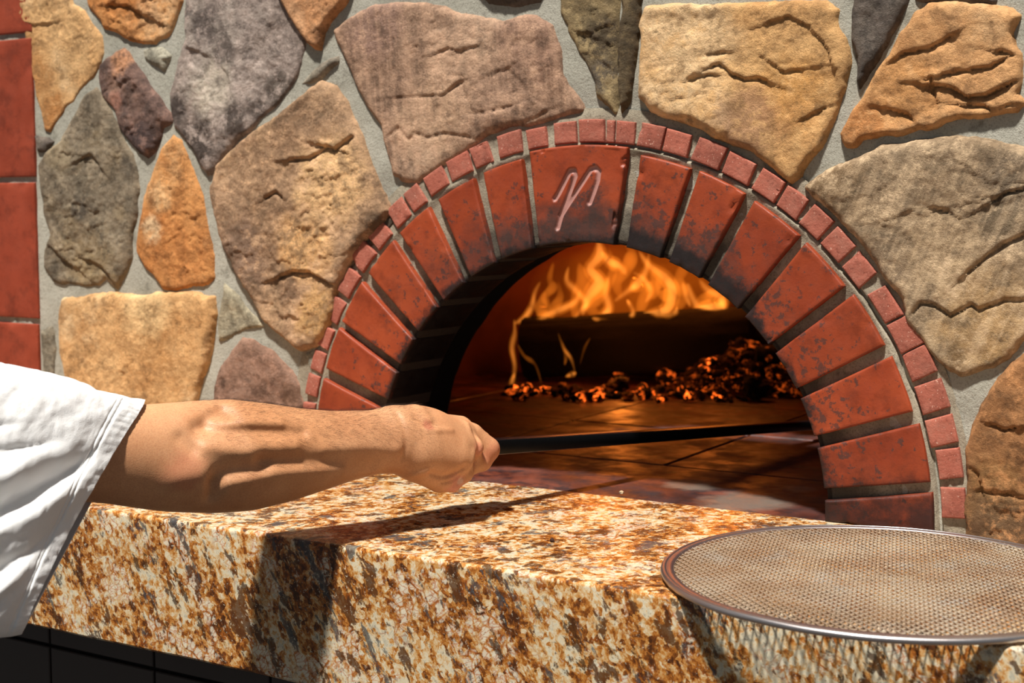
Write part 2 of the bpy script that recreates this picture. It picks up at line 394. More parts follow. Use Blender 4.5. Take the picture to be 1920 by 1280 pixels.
OCH = ((186, 136, 84), (214, 170, 118), (226, 194, 150))
ORG = ((178, 112, 58), (206, 146, 88), (216, 176, 128))
MAU = ((134, 104, 84), (166, 134, 110), (186, 156, 130))
GRY = ((104, 94, 82), (134, 124, 110), (150, 136, 112))
DRK = ((70, 62, 56), (98, 88, 80), (128, 116, 104))
TAN = ((146, 116, 84), (178, 148, 110), (196, 162, 114))
def C(pts, cr=1.0, led=1.0): return (pts, cr, led)
stones = [
 (1, [(28,-30),(123,-30),(133,10),(153,20),(167,43),(182,67),(187,97),(183,117),(173,140),(143,170),(133,187),(117,197),(110,213),(97,233),(90,248),(78,245),(72,200),(63,180),(58,147),(50,103),(45,67),(40,43),(32,30)], OCH,
  dict(blobs=[(100,215,45,(170,112,58),.8),(70,140,40,(178,122,68),.6)]), dict(cracks=[C([(85,85),(98,92),(115,110),(130,127),(165,132),(186,115)],.5,.9), C([(42,42),(60,48),(82,44)],.8,1.2)])),
 (2, [(155,-30),(162,10),(180,35),(190,50),(213,57),(237,73),(262,80),(285,80),(305,68),(320,50),(328,28),(337,0),(340,-30)], ORG, dict(blobs=[(300,20,50,(220,176,130),.7)]), dict(cracks=[C([(205,10),(240,12),(262,28),(290,40)],.8,1.0)])),
 (3, [(197,108),(227,90),(237,97),(245,113),(263,140),(290,177),(317,213),(319,230),(302,240),(297,257),(288,283),(273,297),(257,287),(240,267),(217,230),(213,207),(190,180),(182,147),(183,123)], ((92,74,68),(126,98,86),(160,122,98)), dict(blobs=[(225,112,28,(196,142,104),.9),(265,265,45,(72,58,56),.9),(215,190,20,(172,118,98),.6)]), {}),
 (4, [(262,92),(300,90),(316,104),(303,134),(282,121),(268,110)], ((140,134,118),(160,154,136),(150,140,124)), {}, dict(T=0.010)),
 (5, [(345,-30),(545,-30),(545,10),(560,50),(568,80),(553,140),(520,190),(470,240),(440,265),(410,300),(395,325),(385,330),(370,305),(350,270),(325,235),(315,200),(313,175),(322,150),(330,110),(342,70),(342,20)], ((128,112,102),(158,142,132),(172,158,146)),
  dict(blobs=[(395,165,52,(190,176,158),.95),(380,45,36,(70,60,56),.85),(415,95,30,(78,68,62),.8),(330,205,26,(66,56,52),.95),(375,262,45,(66,56,50),.95),(440,225,32,(70,60,54),.9),(520,170,34,(82,72,64),.85),(345,20,20,(72,64,60),.8),(480,205,24,(72,62,56),.8)]),
  dict(cracks=[C([(358,92),(385,105),(410,122),(425,140),(432,175),(430,205)],.5,1.2)])),
 (6, [(175,165),(190,185),(210,225),(225,260),(245,290),(255,330),(252,400),(245,430),(240,480),(230,510),(215,540),(195,520),(180,532),(150,535),(95,530),(78,500),(80,470),(92,440),(80,400),(72,350),(68,310),(80,285),(110,260),(135,215),(155,180)], ((100,88,72),(134,120,100),(152,130,96)),
  dict(blobs=[(110,290,40,(160,142,112),.6),(150,390,26,(66,60,54),.7),(235,310,20,(74,68,60),.7)]), dict(cracks=[C([(90,463),(120,490),(150,512)],.8,1.5), C([(167,490),(190,500),(217,535)],.8,1.5), C([(150,300),(170,290),(185,310)],.7,.8)])),
 (7, [(62,256),(98,264),(82,290),(66,282)], DRK, {}, dict(T=0.012)),
 (8, [(320,250),(335,262),(345,290),(360,330),(375,370),(385,430),(397,490),(398,520),(385,535),(355,535),(325,545),(300,543),(285,520),(268,495),(253,470),(255,420),(265,370),(285,310),(300,275)], ORG,
  dict(blobs=[(285,430,26,(222,196,156),.7),(350,500,50,(184,120,66),.6)]), dict(relief=0.8)),
 (9, [(115,560),(200,550),(260,555),(330,550),(400,555),(402,590),(390,650),(380,700),(365,740),(350,830),(160,830),(125,720),(113,660),(108,600)], OCH, dict(blobs=[(280,580,60,(224,192,142),.6)]), dict(relief=0.7, T=0.02)),
 (10, [(415,530),(435,545),(455,570),(480,600),(488,612),(455,618),(430,630),(405,640),(403,600),(410,560)], ((140,130,108),(164,154,130),(150,136,108)), {}, dict(T=0.011)),
 (11, [(450,635),(480,645),(510,660),(535,690),(555,720),(562,760),(550,800),(535,850),(410,850),(393,790),(400,730),(410,690),(430,660)], ((112,82,66),(142,110,92),(160,128,110)), dict(blobs=[(545,740,26,(92,66,48),.7)]), dict(T=0.014, relief=.8)),
 (12, [(568,662),(597,650),(598,690),(590,730),(580,700)], ((140,134,118),(160,154,136),(150,140,124)), {}, dict(T=0.008)),
 (13, [(600,155),(625,160),(645,190),(660,230),(680,280),(700,330),(715,370),(728,395),(712,415),(690,440),(665,470),(650,500),(640,525),(625,560),(615,600),(605,630),(590,650),(560,655),(530,630),(490,600),(470,560),(445,520),(425,480),(412,440),(402,400),(395,360),(405,310),(430,285),(470,250),(500,230),(540,200),(575,170)], ((148,116,88),(176,142,110),(196,160,120)),
  dict(blobs=[(450,480,70,(134,108,90),.8),(420,380,60,(160,128,100),.7),(620,340,80,(236,190,136),.95),(575,470,62,(226,176,120),.95),(600,590,48,(206,160,104),.85),(560,230,55,(140,110,84),.6),(545,545,26,(120,92,70),.8),(705,415,22,(96,80,64),.9),(672,455,18,(96,80,64),.8)]),  # last two blobs: shade of the lower right side put into the colour
  dict(T=0.022, cracks=[C([(545,300),(583,297),(617,275),(640,282)],.9,.8), C([(600,273),(630,283),(663,257)],1.0,.8), C([(523,520),(550,510),(580,510),(607,523),(633,537)],1.2,1.4), C([(500,372),(520,360),(532,370)],1,.6)])),
 (14, [(625,58),(650,35),(700,10),(740,5),(800,5),(830,8),(860,25),(900,30),(940,38),(965,28),(1000,30),(1030,50),(1045,90),(1052,140),(1070,170),(1085,195),(1088,205),(1060,215),(1000,230),(940,242),(900,258),(870,282),(830,312),(800,330),(780,342),(750,335),(735,325),(725,290),(715,270),(710,235),(690,205),(670,165),(650,125),(635,90)], MAU,
  dict(stri=0.08, blobs=[(700,40,60,(138,108,98),.6),(990,80,60,(146,112,94),.6),(860,150,80,(184,150,122),.6),(940,175,60,(132,104,86),.7),(800,230,70,(182,148,118),.6)]),
  dict(relief=.55, stri=1.0, cracks=[C([(722,258),(745,240),(765,262),(775,250),(800,258),(830,250),(870,255),(895,262)],.8,.3), C([(745,182),(830,178),(862,150),(890,215),(960,200)],.4,.5), C([(890,215),(930,208),(960,200),(1000,187),(1025,202)],.2,-.7), C([(840,170),(868,152)],.9,.5), C([(818,98),(840,90),(862,96),(885,88)],.6,.8), C([(975,232),(1000,222),(1027,207)],.8,.6), C([(925,135),(950,128),(970,145)],.5,.5)])),
 (15, [(515,-30),(535,15),(555,50),(575,80),(597,92),(603,60),(620,30),(645,0),(658,-30)], ((164,110,70),(192,138,94),(206,160,120)), {}, dict(T=0.024)),
 (25, [(558,158),(585,132),(612,112),(630,104),(632,116),(604,138),(575,158)], ((120,110,96),(144,134,118),(150,140,120)), {}, dict(T=0.012)),
 (26, [(734,400),(738,412),(704,446),(676,478),(652,502),(660,478),(690,444),(714,418)], ((84,74,62),(110,98,82),(70,62,54)), {}, dict(T=0.010)),  # dark wedge, crevice shade put into its colour
 (27, [(72,620),(92,612),(98,650),(94,700),(76,700)], ((128,118,100),(146,138,120),(108,98,82)), {}, dict(T=0.010)),
 (16, [(875,-30),(1025,-30),(1008,2),(960,8),(915,0)], DRK, {}, {}),
 (17, [(1045,-30),(1050,20),(1062,45),(1075,80),(1090,110),(1110,150),(1115,180),(1135,195),(1150,212),(1154,150),(1156,60),(1158,-30)], ((112,94,66),(148,128,92),(92,80,66)), dict(blobs=[(1125,70,34,(62,52,42),.8),(1125,140,30,(84,76,68),.8)]), dict(T=0.012, cracks=[C([(1085,60),(1110,72),(1140,82)],.6,.8), C([(1095,100),(1130,120),(1150,135)],.5,.6)])),
 (18, [(1164,-30),(1200,-30),(1197,40),(1192,90),(1182,150),(1172,190),(1162,212),(1160,120)], ((74,62,46),(108,92,66),(60,50,40)), {}, dict(T=0.020)),
 (19, [(1210,15),(1260,10),(1320,12),(1400,5),(1470,3),(1545,8),(1565,20),(1570,50),(1585,75),(1590,110),(1582,160),(1565,210),(1555,245),(1540,275),(1515,300),(1495,325),(1480,338),(1460,325),(1430,300),(1405,280),(1370,268),(1340,256),(1310,238),(1285,226),(1250,220),(1220,205),(1200,180),(1198,140),(1200,90),(1197,50)], ((184,138,88),(212,168,114),(226,192,148)),
  dict(blobs=[(1290,50,80,(222,188,144),.8),(1480,180,60,(196,142,80),.8),(1400,235,56,(150,112,86),.7),(1500,260,50,(186,136,84),.5)]),
  dict(T=0.02, relief=.85, cracks=[C([(1335,125),(1347,120),(1360,127),(1373,140),(1397,150),(1420,147),(1437,153)],1.1,.9), C([(1293,150),(1315,143),(1335,141)],.9,.6), C([(1325,103),(1340,102),(1357,99)],.7,.4), C([(1282,222),(1300,224),(1330,240),(1345,256)],1,1), C([(1450,120),(1470,135),(1500,130)],.4,.8), C([(1520,215),(1545,203),(1562,198)],.9,.8), C([(1450,40),(1480,30),(1520,50),(1555,90),(1562,120)],.2,.8)])),
 (20, [(1605,-30),(1705,-30),(1693,15),(1680,45),(1660,85),(1640,120),(1622,145),(1610,165),(1605,150),(1602,110),(1597,60),(1598,20)], DRK, {}, dict(T=0.018)),
 (21, [(1740,8),(1800,5),(1850,12),(1895,20),(1905,30),(1893,60),(1900,85),(1912,100),(1910,150),(1905,175),(1918,190),(1905,205),(1870,215),(1840,222),(1800,222),(1770,226),(1750,238),(1720,238),(1690,248),(1640,250),(1612,255),(1600,268),(1583,270),(1575,250),(1590,225),(1610,195),(1630,160),(1660,110),(1690,60),(1715,25)], ((184,132,84),(208,160,110),(218,178,132)),
  dict(blobs=[(1620,230,40,(184,120,66),.7),(1700,170,50,(190,134,78),.6)]),
  dict(T=0.022, cracks=[C([(1660,122),(1697,100),(1747,90),(1780,70)],.6,.9), C([(1753,160),(1780,163),(1813,183),(1847,180),(1907,150)],1.1,1.8), C([(1820,197),(1847,200),(1860,207),(1897,195)],1.1,1.6), C([(1747,147),(1750,170),(1757,193)],.9,.6), C([(1877,97),(1895,100),(1912,108)],1,.8), C([(1770,140),(1810,132),(1860,125),(1880,112)],.5,1.0), C([(1665,205),(1700,215),(1720,232)],.6,1)])),
 (22, [(1708,-30),(1862,-30),(1858,4),(1820,6),(1780,2),(1740,6),(1712,0)], DRK, {}, {}),
 (23, [(1510,350),(1545,320),(1600,295),(1650,275),(1720,265),(1800,260),(1860,264),(1925,280),(1990,310),(1995,500),(1960,600),(1920,630),(1890,668),(1860,688),(1830,695),(1800,706),(1775,695),(1745,660),(1728,640),(1702,600),(1692,560),(1662,520),(1632,480),(1602,440),(1572,410),(1540,385)], ((140,118,92),(178,154,124),(190,166,132)),
  dict(stri=-0.4, blobs=[(1560,360,50,(112,86,56),.7),(1840,600,70,(170,130,76),.6),(1780,470,70,(160,134,102),.5),(1650,500,46,(110,92,74),.6),(1900,340,40,(96,86,74),.6),(1880,420,30,(100,88,70),.6),(1780,675,26,(104,80,52),.7)]),
  dict(T=0.02, relief=.75, stri=1.0, cracks=[C([(1708,592),(1727,568),(1749,570),(1767,581),(1783,593),(1811,577),(1821,571),(1836,581),(1886,562),(1925,562)],1.1,.7), C([(1817,509),(1849,481),(1880,459),(1925,438)],.9,1.2), C([(1861,377),(1886,362),(1925,352)],.9,1.4), C([(1752,390),(1770,395),(1788,402)],.7,.6)])),
 (24, [(1920,668),(1985,640),(1995,1060),(1812,1060),(1812,960),(1817,900),(1814,850),(1822,800),(1838,760),(1872,712)], ((138,96,60),(170,122,80),(184,138,96)),
  dict(blobs=[(1850,960,60,(110,82,52),.8),(1870,900,40,(140,104,62),.5),(1880,990,50,(90,70,50),.7)]), dict(T=0.024, cracks=[C([(1862,795),(1885,805),(1905,800)],.9,.8), C([(1812,870),(1835,885),(1842,915)],.7,1), C([(1815,920),(1870,922),(1920,930)],.7,.5)])),
]
for sid, pts, pal, mk, sk in stones:
    m = stone_material(sid, *pal, **mk)
    k = dict(sk)
    k['cracks'] = [(wxz(c[0]), c[1], c[2]) for c in k.get('cracks', [])]
    stone(wxz(pts), sid * 101, m, **k)

# stones of the same wall carried on past the frame
def clip(P, a, b, c):           # keep a x + b z <= c
    out = []
    for i in range(len(P)):
        p, q = P[i], P[(i + 1) % len(P)]
        fp = a * p[0] + b * p[1] - c; fq = a * q[0] + b * q[1] - c
        if fp <= 0: out.append(p)
        if (fp < 0) != (fq < 0):
            t = fp / (fp - fq); out.append((p[0] + t * (q[0] - p[0]), p[1] + t * (q[1] - p[1])))
    return out
rs = random.Random(3)
sites = [(-1.62 + i * 0.24 + rs.uniform(-.06, .06), -0.02 + j * 0.22 + rs.uniform(-.06, .06)) for i in range(13) for j in range(6)]
omats = [stone_material(60 + i, *p) for i, p in enumerate((OCH, MAU, GRY, ORG, TAN))]
regions = [[(-0.94, .69), (1.25, .58), (1.25, 1.1), (-0.94, 1.1)], [(.61, .02), (1.25, .02), (1.25, .57), (.61, .57)], [(-1.6, .02), (-1.09, .02), (-1.09, 1.1), (-1.6, 1.1)]]
kk = 0
for R in regions:
    for i, s in enumerate(sites):
        P = list(R)
        for j, o in enumerate(sites):
            if i != j and P:
                a, b = o[0] - s[0], o[1] - s[1]
                L = math.hypot(a, b)
                P = clip(P, a, b, (o[0]**2 + o[1]**2 - s[0]**2 - s[1]**2) / 2 - 0.014 * L)
        if len(P) > 2:
            A_ = abs(sum(P[q][0] * P[(q + 1) % len(P)][1] - P[(q + 1) % len(P)][0] * P[q][1] for q in range(len(P)))) / 2
            if A_ > 0.006:
                kk += 1
                stone(P, 5000 + kk * 77, omats[kk % 5], res=0.006)

# ------------------------------------------------------------------ bricks
def slab(name, fxy, nu, nv, yf, yb, bev, mat, parent, seed, amp=0.0007, bevf=0.3, groove=None):
    """brick face as a grid fxy(u,v)->(x,z); rounded arris, straight sides back to yb"""
    def prm(n, L):
        e = min(0.2, bev / L)
        return np.concatenate([[0, e * 0.35, e], np.linspace(e, 1 - e, n)[1:-1], [1 - e, 1 - e * 0.35, 1]])
    p00, p10, p01 = [np.array(fxy(*q)) for q in ((0., 0.), (1., 0.), (0., 1.))]
    u = prm(nu, np.linalg.norm(p10 - p00)); v = prm(nv, np.linalg.norm(p01 - p00))
    U, Vv = np.meshgrid(u, v, indexing='ij')
    X, Z = fxy(U, Vv)
    eu = np.minimum(U, 1 - U) * np.linalg.norm(p10 - p00); ev = np.minimum(Vv, 1 - Vv) * np.linalg.norm(p01 - p00)
    e = np.minimum(eu, ev)
    y = yf + bev * (1 - np.sqrt(np.clip(1 - (1 - np.clip(e / bev, 0, 1)) ** 2, 0, 1)))
    y = y + amp * fbm(X * 30, Z * 30, s=seed, o=3) + 0.0008 * np.minimum(0, vn(X * 90, Z * 90, s=seed)) * (e < bev * 2)
    # chipped arrises
    ch = fbm(X * 55, Z * 55, s=seed + 5, o=3)
    y = y + np.where((e < bev * 2.5), np.maximum(0, ch - 0.42) * 0.010, 0)
    G = None
    if groove is not None:
        G = groove(X, Z); y = y + 0.0028 * G
    V = np.stack([X, y, Z], -1).reshape(-1, 3)
    F = grid_faces(len(u), len(v)).tolist()
    nU, nV = len(u), len(v)
    rim = [i * nV for i in range(nU)] + [(nU - 1) * nV + j for j in range(1, nV)] + [i * nV + nV - 1 for i in range(nU - 2, -1, -1)] + [j for j in range(nV - 2, 0, -1)]
    b = len(V); Vb = V[rim].copy(); Vb[:, 1] = yb
    V = np.vstack([V, Vb]); n = len(rim)
    F = [f[::-1] for f in F] if False else F
    for k in range(n): F.append((rim[k], rim[(k + 1) % n], b + (k + 1) % n, b + k)[::-1])
    F.append(tuple(b + k for k in range(n)))
    o = mesh_np(name, V, F, mat, parent, True, math.radians(50))
    if G is not None:
        at = o.data.attributes.new('groove', 'FLOAT', 'POINT')
        at.data.foreach_set('value', np.concatenate([G.ravel(), np.zeros(n)]).astype(np.float32))
    return o
def quad_map(a, b, c, d):
    def f(u, v):
        return tuple((1 - u) * (1 - v) * a[k] + u * (1 - v) * b[k] + u * v * c[k] + (1 - u) * v * d[k] for k in (0, 1))
    return f
def arc_map(r0, r1, ain0, aout0, ain1, aout1):
    def f(u, v):
        r = r0 + (r1 - r0) * v
        a = np.radians((1 - u) * (ain0 * (1 - v) + aout0 * v) + u * (ain1 * (1 - v) + aout1 * v))
        return r * np.sin(a), r * np.cos(a)
    return f

oven = empty('pizza_oven', (0, 0, 0), 'arched wood-fired oven mouth of red bricks with black sooty throat', 'oven')
ARCS = [(-88.9, -88.9, -74.8, -73.6), (-71.8, -71.6, -64.4, -63.2), (-62.0, -61.8, -54.6, -53.0), (-52.0, -50.8, -43.9, -42.6), (-41.3, -40.6, -34.2, -32.8),
        (-31.6, -30.4, -24.2, -22.2), (-21.9, -19.9, -13.3, -11.9), (-11.2, -10.1, 7.8, 8.1), (10.9, 10.5, 19.4, 19.5), (21.7, 21.1, 29.5, 29.6), (32.1, 31.5, 40.5, 40.5),
        (42.9, 42.0, 50.7, 50.9), (53.0, 52.7, 61.6, 61.5), (63.8, 63.4, 72.1, 72.0), (74.6, 73.9, 83.1, 82.5), (85.6, 84.0, 90.0, 90.0)]
mk = [[(1043,373),(1050,362),(1062,338),(1071,321),(1079,320),(1081,330),(1074,350),(1062,383),(1053,408),(1048,427)], [(1053,405),(1069,380),(1083,359),(1097,338),(1110,318),(1119,315),(1125,322),(1123,338),(1116,359),(1108,380)]]
MK = [wxz(m) for m in mk]
def mark(X, Z):
    d = np.full(X.shape, 9.0)
    for m in MK:
        for a, b in zip(m[:-1], m[1:]): d = np.minimum(d, segdist(X, Z, a, b))
    return sstep(0.0042, 0.0018, d)
for k, (ai, ao, bi, bo) in enumerate(ARCS):
    key = k == 7
    r1 = 0.4185 if key else 0.4125 + (0.009 * (k - 11) / 4 if k > 11 else 0) + random.uniform(-.001, .001)
    o = slab('arch_brick', arc_map(0.3035, r1, ai, ao, bi, bo), 110 if key else 18, 90 if key else 26, -0.0015 - random.uniform(0, .0015) - (0.002 if key else 0), 0.10, 0.0020, BRICK, oven, 300 + k, groove=mark if key else None)
    if key: tag(o, 'wide keystone brick with a scratched letter M')
# joint mortar: recessed ring between the arch bricks, the soffit edge included
def arch_ring():
    na = 260; a = np.radians(np.linspace(-90, 90, na))
    prof = [(0.304, 0.10), (0.304, 0.008), (0.307, 0.0065), (0.33, 0.0075), (0.36, 0.008), (0.39, 0.008), (0.408, 0.0065), (0.4165, 0.0035), (0.424, 0.0045), (0.436, 0.0062), (0.450, 0.006), (0.462, 0.0075)]
    r = np.array([p[0] for p in prof]); y = np.array([p[1] for p in prof])
    # refine radially
    t = np.linspace(0, len(prof) - 1, 60); r = np.interp(t, range(len(prof)), r); y = np.interp(t, range(len(prof)), y)
    A, Rr = np.meshgrid(a, r, indexing='ij'); Yy = np.broadcast_to(y, A.shape)
    X = Rr * np.sin(A); Z = Rr * np.cos(A)
    Yy = Yy + 0.0022 * fbm(X * 45, Z * 45, s=77, o=4) * (Rr > 0.309)
    # hairline crack following the extrados on the right side
    rc = 0.4205 + 0.0022 * vn(A * 12, 0 * A, s=3) + 0.006 * sstep(0.9, 1.5, A)
    Yy = Yy + 0.010 * np.exp(-((Rr - rc) / 0.0014) ** 2) * sstep(-0.05, 0.1, A)
    return mesh_np('arch_mortar', np.stack([X, Yy, Z], -1).reshape(-1, 3), grid_faces(na, 60), ARCH_MORTAR, oven)
arch_ring()
SM = [(-86, 5.0), (-81, 4.2), (-75.75, 4), (-71.16, 3.9), (-66.48, 4.0), (-60.92, 4.6), (-55.13, 5.0), (-49.47, 4.6), (-44.26, 4.2), (-38.75, 3.9), (-34.46, 3.4), (-29.42, 4.4), (-24.32, 4.6), (-19.4, 3.6), (-13.98, 4.6), (-8.68, 3.7), (-3.5, 4.1), (1.3, 4.5), (4.55, 1.4), (7.2, 3.3),
      (11.35, 4.2), (16.0, 4.3), (21.3, 4.9), (26.8, 4.7), (32.0, 4.2), (36.6, 3.9), (41.0, 3.9), (45.6, 4.0), (50.46, 4.1), (56.35, 4.9), (61.44, 4.6), (65.95, 4.1), (70.82, 4.2), (75.73, 4.0), (80.17, 4.2), (85.49, 4.3)]
for k, (a, wd) in enumerate(SM):
    r0 = 0.4215 + (0.004 if a > 52 else 0) + (0.004 if a > 78 else 0) - (0.002 if a < -30 else 0)
    r1 = 0.4465 + (0.0015 if abs(a) < 50 else 0) + (0.009 if a > 60 else 0) - (0.006 if a < -50 else 0) - (0.003 if -13 < a < -6 else 0)
    h = wd / 2; j = random.uniform(-.3, .3)
    slab('ring_brick', arc_map(r0, r1 + random.uniform(-.0012, .0012), a - h, a - h * 0.95 + j, a + h, a + h * 0.95 + j), 7, 8, 0.0005 + random.uniform(0, .001), 0.03, 0.0016, SMALLBRICK, oven, 400 + k, 0.0006)
# brick column on the left
for k in range(-2, 5):
    z1 = 0.6035 - 0.2185 * k; z0 = z1 - 0.2095
    x1 = -0.955 - 0.004 * k * 0.5
    if z1 < 0: continue
    z0 = max(z0, 0.003)
    slab('column_brick', quad_map((-1.068, z0), (x1, z0), (x1, z1), (-1.068, z1)), 16, 26, 0.002, 0.05, 0.002, COLBRICK, wall, 500 + k, 0.0012)

# ------------------------------------------------------------------ oven inside
def throat():
    na = 90; a = np.radians(np.linspace(-90, 90, na))
    prof = [(0.46, 0.02), (0.318, 0.02), (0.3085, 0.06), (0.3095, 0.10), (0.3110, 0.13), (0.3112, 0.165), (0.316, 0.172), (0.47, 0.172), (0.47, 0.30)]
    t = np.concatenate([np.linspace(0, 1, 2)[:-1], np.linspace(1, 6, 36), [7, 8]])
    r = np.interp(t, range(9), [p[0] for p in prof]); y = np.interp(t, range(9), [p[1] for p in prof])
    A, R = np.meshgrid(a, r, indexing='ij'); Y = np.broadcast_to(y, A.shape)
    R = R - 0.0035 * fbm(A * 6, Y * 25, s=88, o=4) * ((R < 0.32) & (Y > 0.05))
    V = np.stack([R * np.sin(A), Y, R * np.cos(A)], -1).reshape(-1, 3)
    o = mesh_np('throat', V, grid_faces(na, len(t)), SOOT, oven)
    tag(o, 'black soot-covered inner arch')
throat()
CX, CY, RX, RY, RZ = -0.12, 0.80, 0.72, 0.66, 0.46
def dome():
    nu, nv = 120, 40
    u = np.linspace(0, 2 * math.pi, nu, endpoint=False); v = np.concatenate([[0], np.linspace(0, math.pi / 2, nv - 1)])
    U, Vv = np.meshgrid(u, v, indexing='ij')
    n = 1 + 0.012 * fbm(np.cos(U) * 5, np.sin(U) * 5, Vv * 5, s=12, o=3)
    X = CX + RX * np.cos(U) * np.cos(Vv) * n; Y = CY + RY * np.sin(U) * np.cos(Vv) * n; Z = RZ * np.sin(Vv) ** 0.85 * n
    Z[:, 0] = -0.07
    V = np.stack([X, Y, Z], -1).reshape(-1, 3); F = grid_faces(nu, nv, True)
    c = V[F].mean(1)
    ok = ~((c[:, 1] < 0.42) & (np.hypot(c[:, 0], c[:, 2]) < 0.40))
    return tag(mesh_np('dome', V, F[ok], DOME, oven), None)
dome()
def box_np(x0, x1, y0, y1, z0, z1, bev=0.002):
    b = bev
    X = [x0, x0 + b, x1 - b, x1]; Y = [y0, y0 + b, y1 - b, y1]
    V = []; F = []
    for (zz, i) in ((z0, 0), (z1 - b, 0), (z1, 1)):
        xa, xb = (X[0], X[3]) if i == 0 else (X[1], X[2]); ya, yb = (Y[0], Y[3]) if i == 0 else (Y[1], Y[2])
        V += [(xa, ya, zz), (xb, ya, zz), (xb, yb, zz), (xa, yb, zz)]
    F.append((3, 2, 1, 0)); F.append((8, 9, 10, 11))
    for l in (0, 4):
        for k in range(4): F.append((l + k, l + (k + 1) % 4, l + 4 + (k + 1) % 4, l + 4 + k))
    return V, F
def boxpart(name, dims, mat, parent, bev=0.002, zj=0.0):
    V, F = box_np(*dims, bev=bev)
    return mesh_np(name, V, F, mat, parent, True, math.radians(30))
boxpart('hearth_slab', (-0.60, 0.60, 0.002, 0.2305, -0.05, -0.001), HEARTH, oven)
for i in range(-4, 3):
    for j in range(0, 5):
        x0 = -0.001 + i * 0.305; y0 = 0.2345 + j * 0.305
        if math.hypot((x0 + .15 - CX) / RX, (y0 + .15 - CY) / RY) < 1.25:
            boxpart('hearth_tile', (x0 + .0018, x0 + .3032, y0 + .0018, y0 + .3032, -0.05, random.uniform(-0.0016, -0.0004)), HEARTH, oven)
boxpart('hearth_bed', (-1.2, 0.9, 0.002, 1.9, -0.08, -0.006), plain('ash_bed', (52, 40, 34), 0.95), oven)

# ------------------------------------------------------------------ granite counter
def counter():
    x0, x1, y0, y1, z0 = -1.55, 1.25, -0.3675, 0.0012, -0.155
    nx = 240; xs = np.linspace(x0, x1, nx)
    prof = [(y1, 0.0)] + [(y1 - 0.36 * t, 0.0) for t in (0.3, 0.6, 0.9)]
    for a in np.linspace(0, 90, 6): prof.append((y0 + 0.0045 - 0.0045 * math.sin(math.radians(a)), -0.0045 + 0.0045 * math.cos(math.radians(a))))
    prof += [(y0, -0.04), (y0, -0.08), (y0, -0.12), (y0, z0 + .003), (y0 + 0.003, z0), (-0.2, z0), (y1, z0)]
    V = []
    for x in xs:
        wob = 0.0009 * math.sin(x * 17) + 0.0006 * math.sin(x * 61 + 1)
        for (yy, zz) in prof: V.append((x, yy + (wob if yy < -0.35 else 0), zz))
    n = len(prof); F = []
    for i in range(nx - 1):
        for j in range(n):
            k = (j + 1) % n; F.append((i * n + j, i * n + k, (i + 1) * n + k, (i + 1) * n + j))
    F.append(tuple(range(n))[::-1]); F.append(tuple((nx - 1) * n + j for j in range(n)))
    return mesh_np('granite_counter', V, F, GRANITE, None, True, math.radians(40))
tag(counter(), 'thick gold and cream granite counter slab with brown and grey veins, under the oven', 'counter')

base = empty('wall_base', (0, 0, 0), kind='structure')
base['label'] = 'dark grey tiled base wall under the granite counter'
TILE = plain('dark_tile', (60, 52, 48), 0.55, 8, 0.2)
boxpart('grout', (-1.55, 1.25, -0.304, -0.05, -1.0, -0.155), plain('dark_grout', (30, 26, 24), 0.9), base)
for j in range(4):
    for i in range(-6, 9):
        xa = -0.407 + 0.179 * i; zt = -0.200 - 0.179 * (j - 1)
        V, F = box_np(xa + .0018, xa + .1772, 0, 0.1752 if j else 0.040, 0, 0.010, 0.0012)
        V = [(p[0], -0.302 - p[2], (zt - 0.1772 if j else -0.1975) + p[1]) for p in V]
        mesh_np('tile', V, F, TILE, base, True, math.radians(30))
V, F = box_np(-3.5, 3.5, -4.5, 0.0, -1.05, -1.0)
tag(mesh_np('floor', V, F, plain('floor_slab', (58, 52, 47), 0.9, 3), None, True, math.radians(30)), 'grey floor slab in front of the counter', kind='structure')

# ------------------------------------------------------------------ pizza screen
SX, SY, SR = 0.434, -0.222, 0.2045
def metal(name, col, rough, tint=None, m=1.0):
    t = NT(name)
    c = lin(col)
    if tint:
        c = t.mix(t.val(t.noise(9, 6, 0.6), 0.35, 0.62, 0.0, 0.75), c, lin(tint[0]))
        c = t.mix(t.val(t.noise(24, 6, 0.65, off=3), 0.52, 0.70, 0.0, 0.8), c, lin(tint[1]))
    t.bsdf(Base_Color=c, Metallic=m, Roughness=rough, Normal=t.bump(t.noise(400, 3), 0.1, 0.0005))
    return t.m
scr = empty('pizza_screen', (SX, SY, 0.0), 'round aluminium mesh pizza screen with rolled rim, overhanging the counter edge', 'pizza screen')
def rim():
    na = 256; a = np.linspace(0, 2 * math.pi, na, endpoint=False)
    # folded rim: flat inner flange, rounded outer bead
    prof = [(-0.0125, 0.0068), (-0.0120, 0.0078), (-0.006, 0.0080), (-0.0040, 0.0078)]
    for q in np.linspace(130, -150, 12): prof.append((-0.0028 + 0.0030 * math.cos(math.radians(q)) , 0.0055 + 0.0030 * math.sin(math.radians(q))))
    prof += [(-0.006, 0.0052), (-0.0120, 0.0056)]
    n = len(prof); A, K = np.meshgrid(a, range(n), indexing='ij')
    r = SR + np.array([p[0] for p in prof])[K]; z = np.array([p[1] for p in prof])[K] + 0.0004 * vn(A * 4, 0 * A, s=4)
    V = np.stack([SX + r * np.cos(A), SY + r * np.sin(A), z], -1).reshape(-1, 3)
    F = [(i * n + j, ((i + 1) % na) * n + j, ((i + 1) % na) * n + (j + 1) % n, i * n + (j + 1) % n) for i in range(na) for j in range(n)]
    return mesh_np('rim', V, F, metal('aluminium_rim', (200, 192, 190), 0.36), scr)
rim()
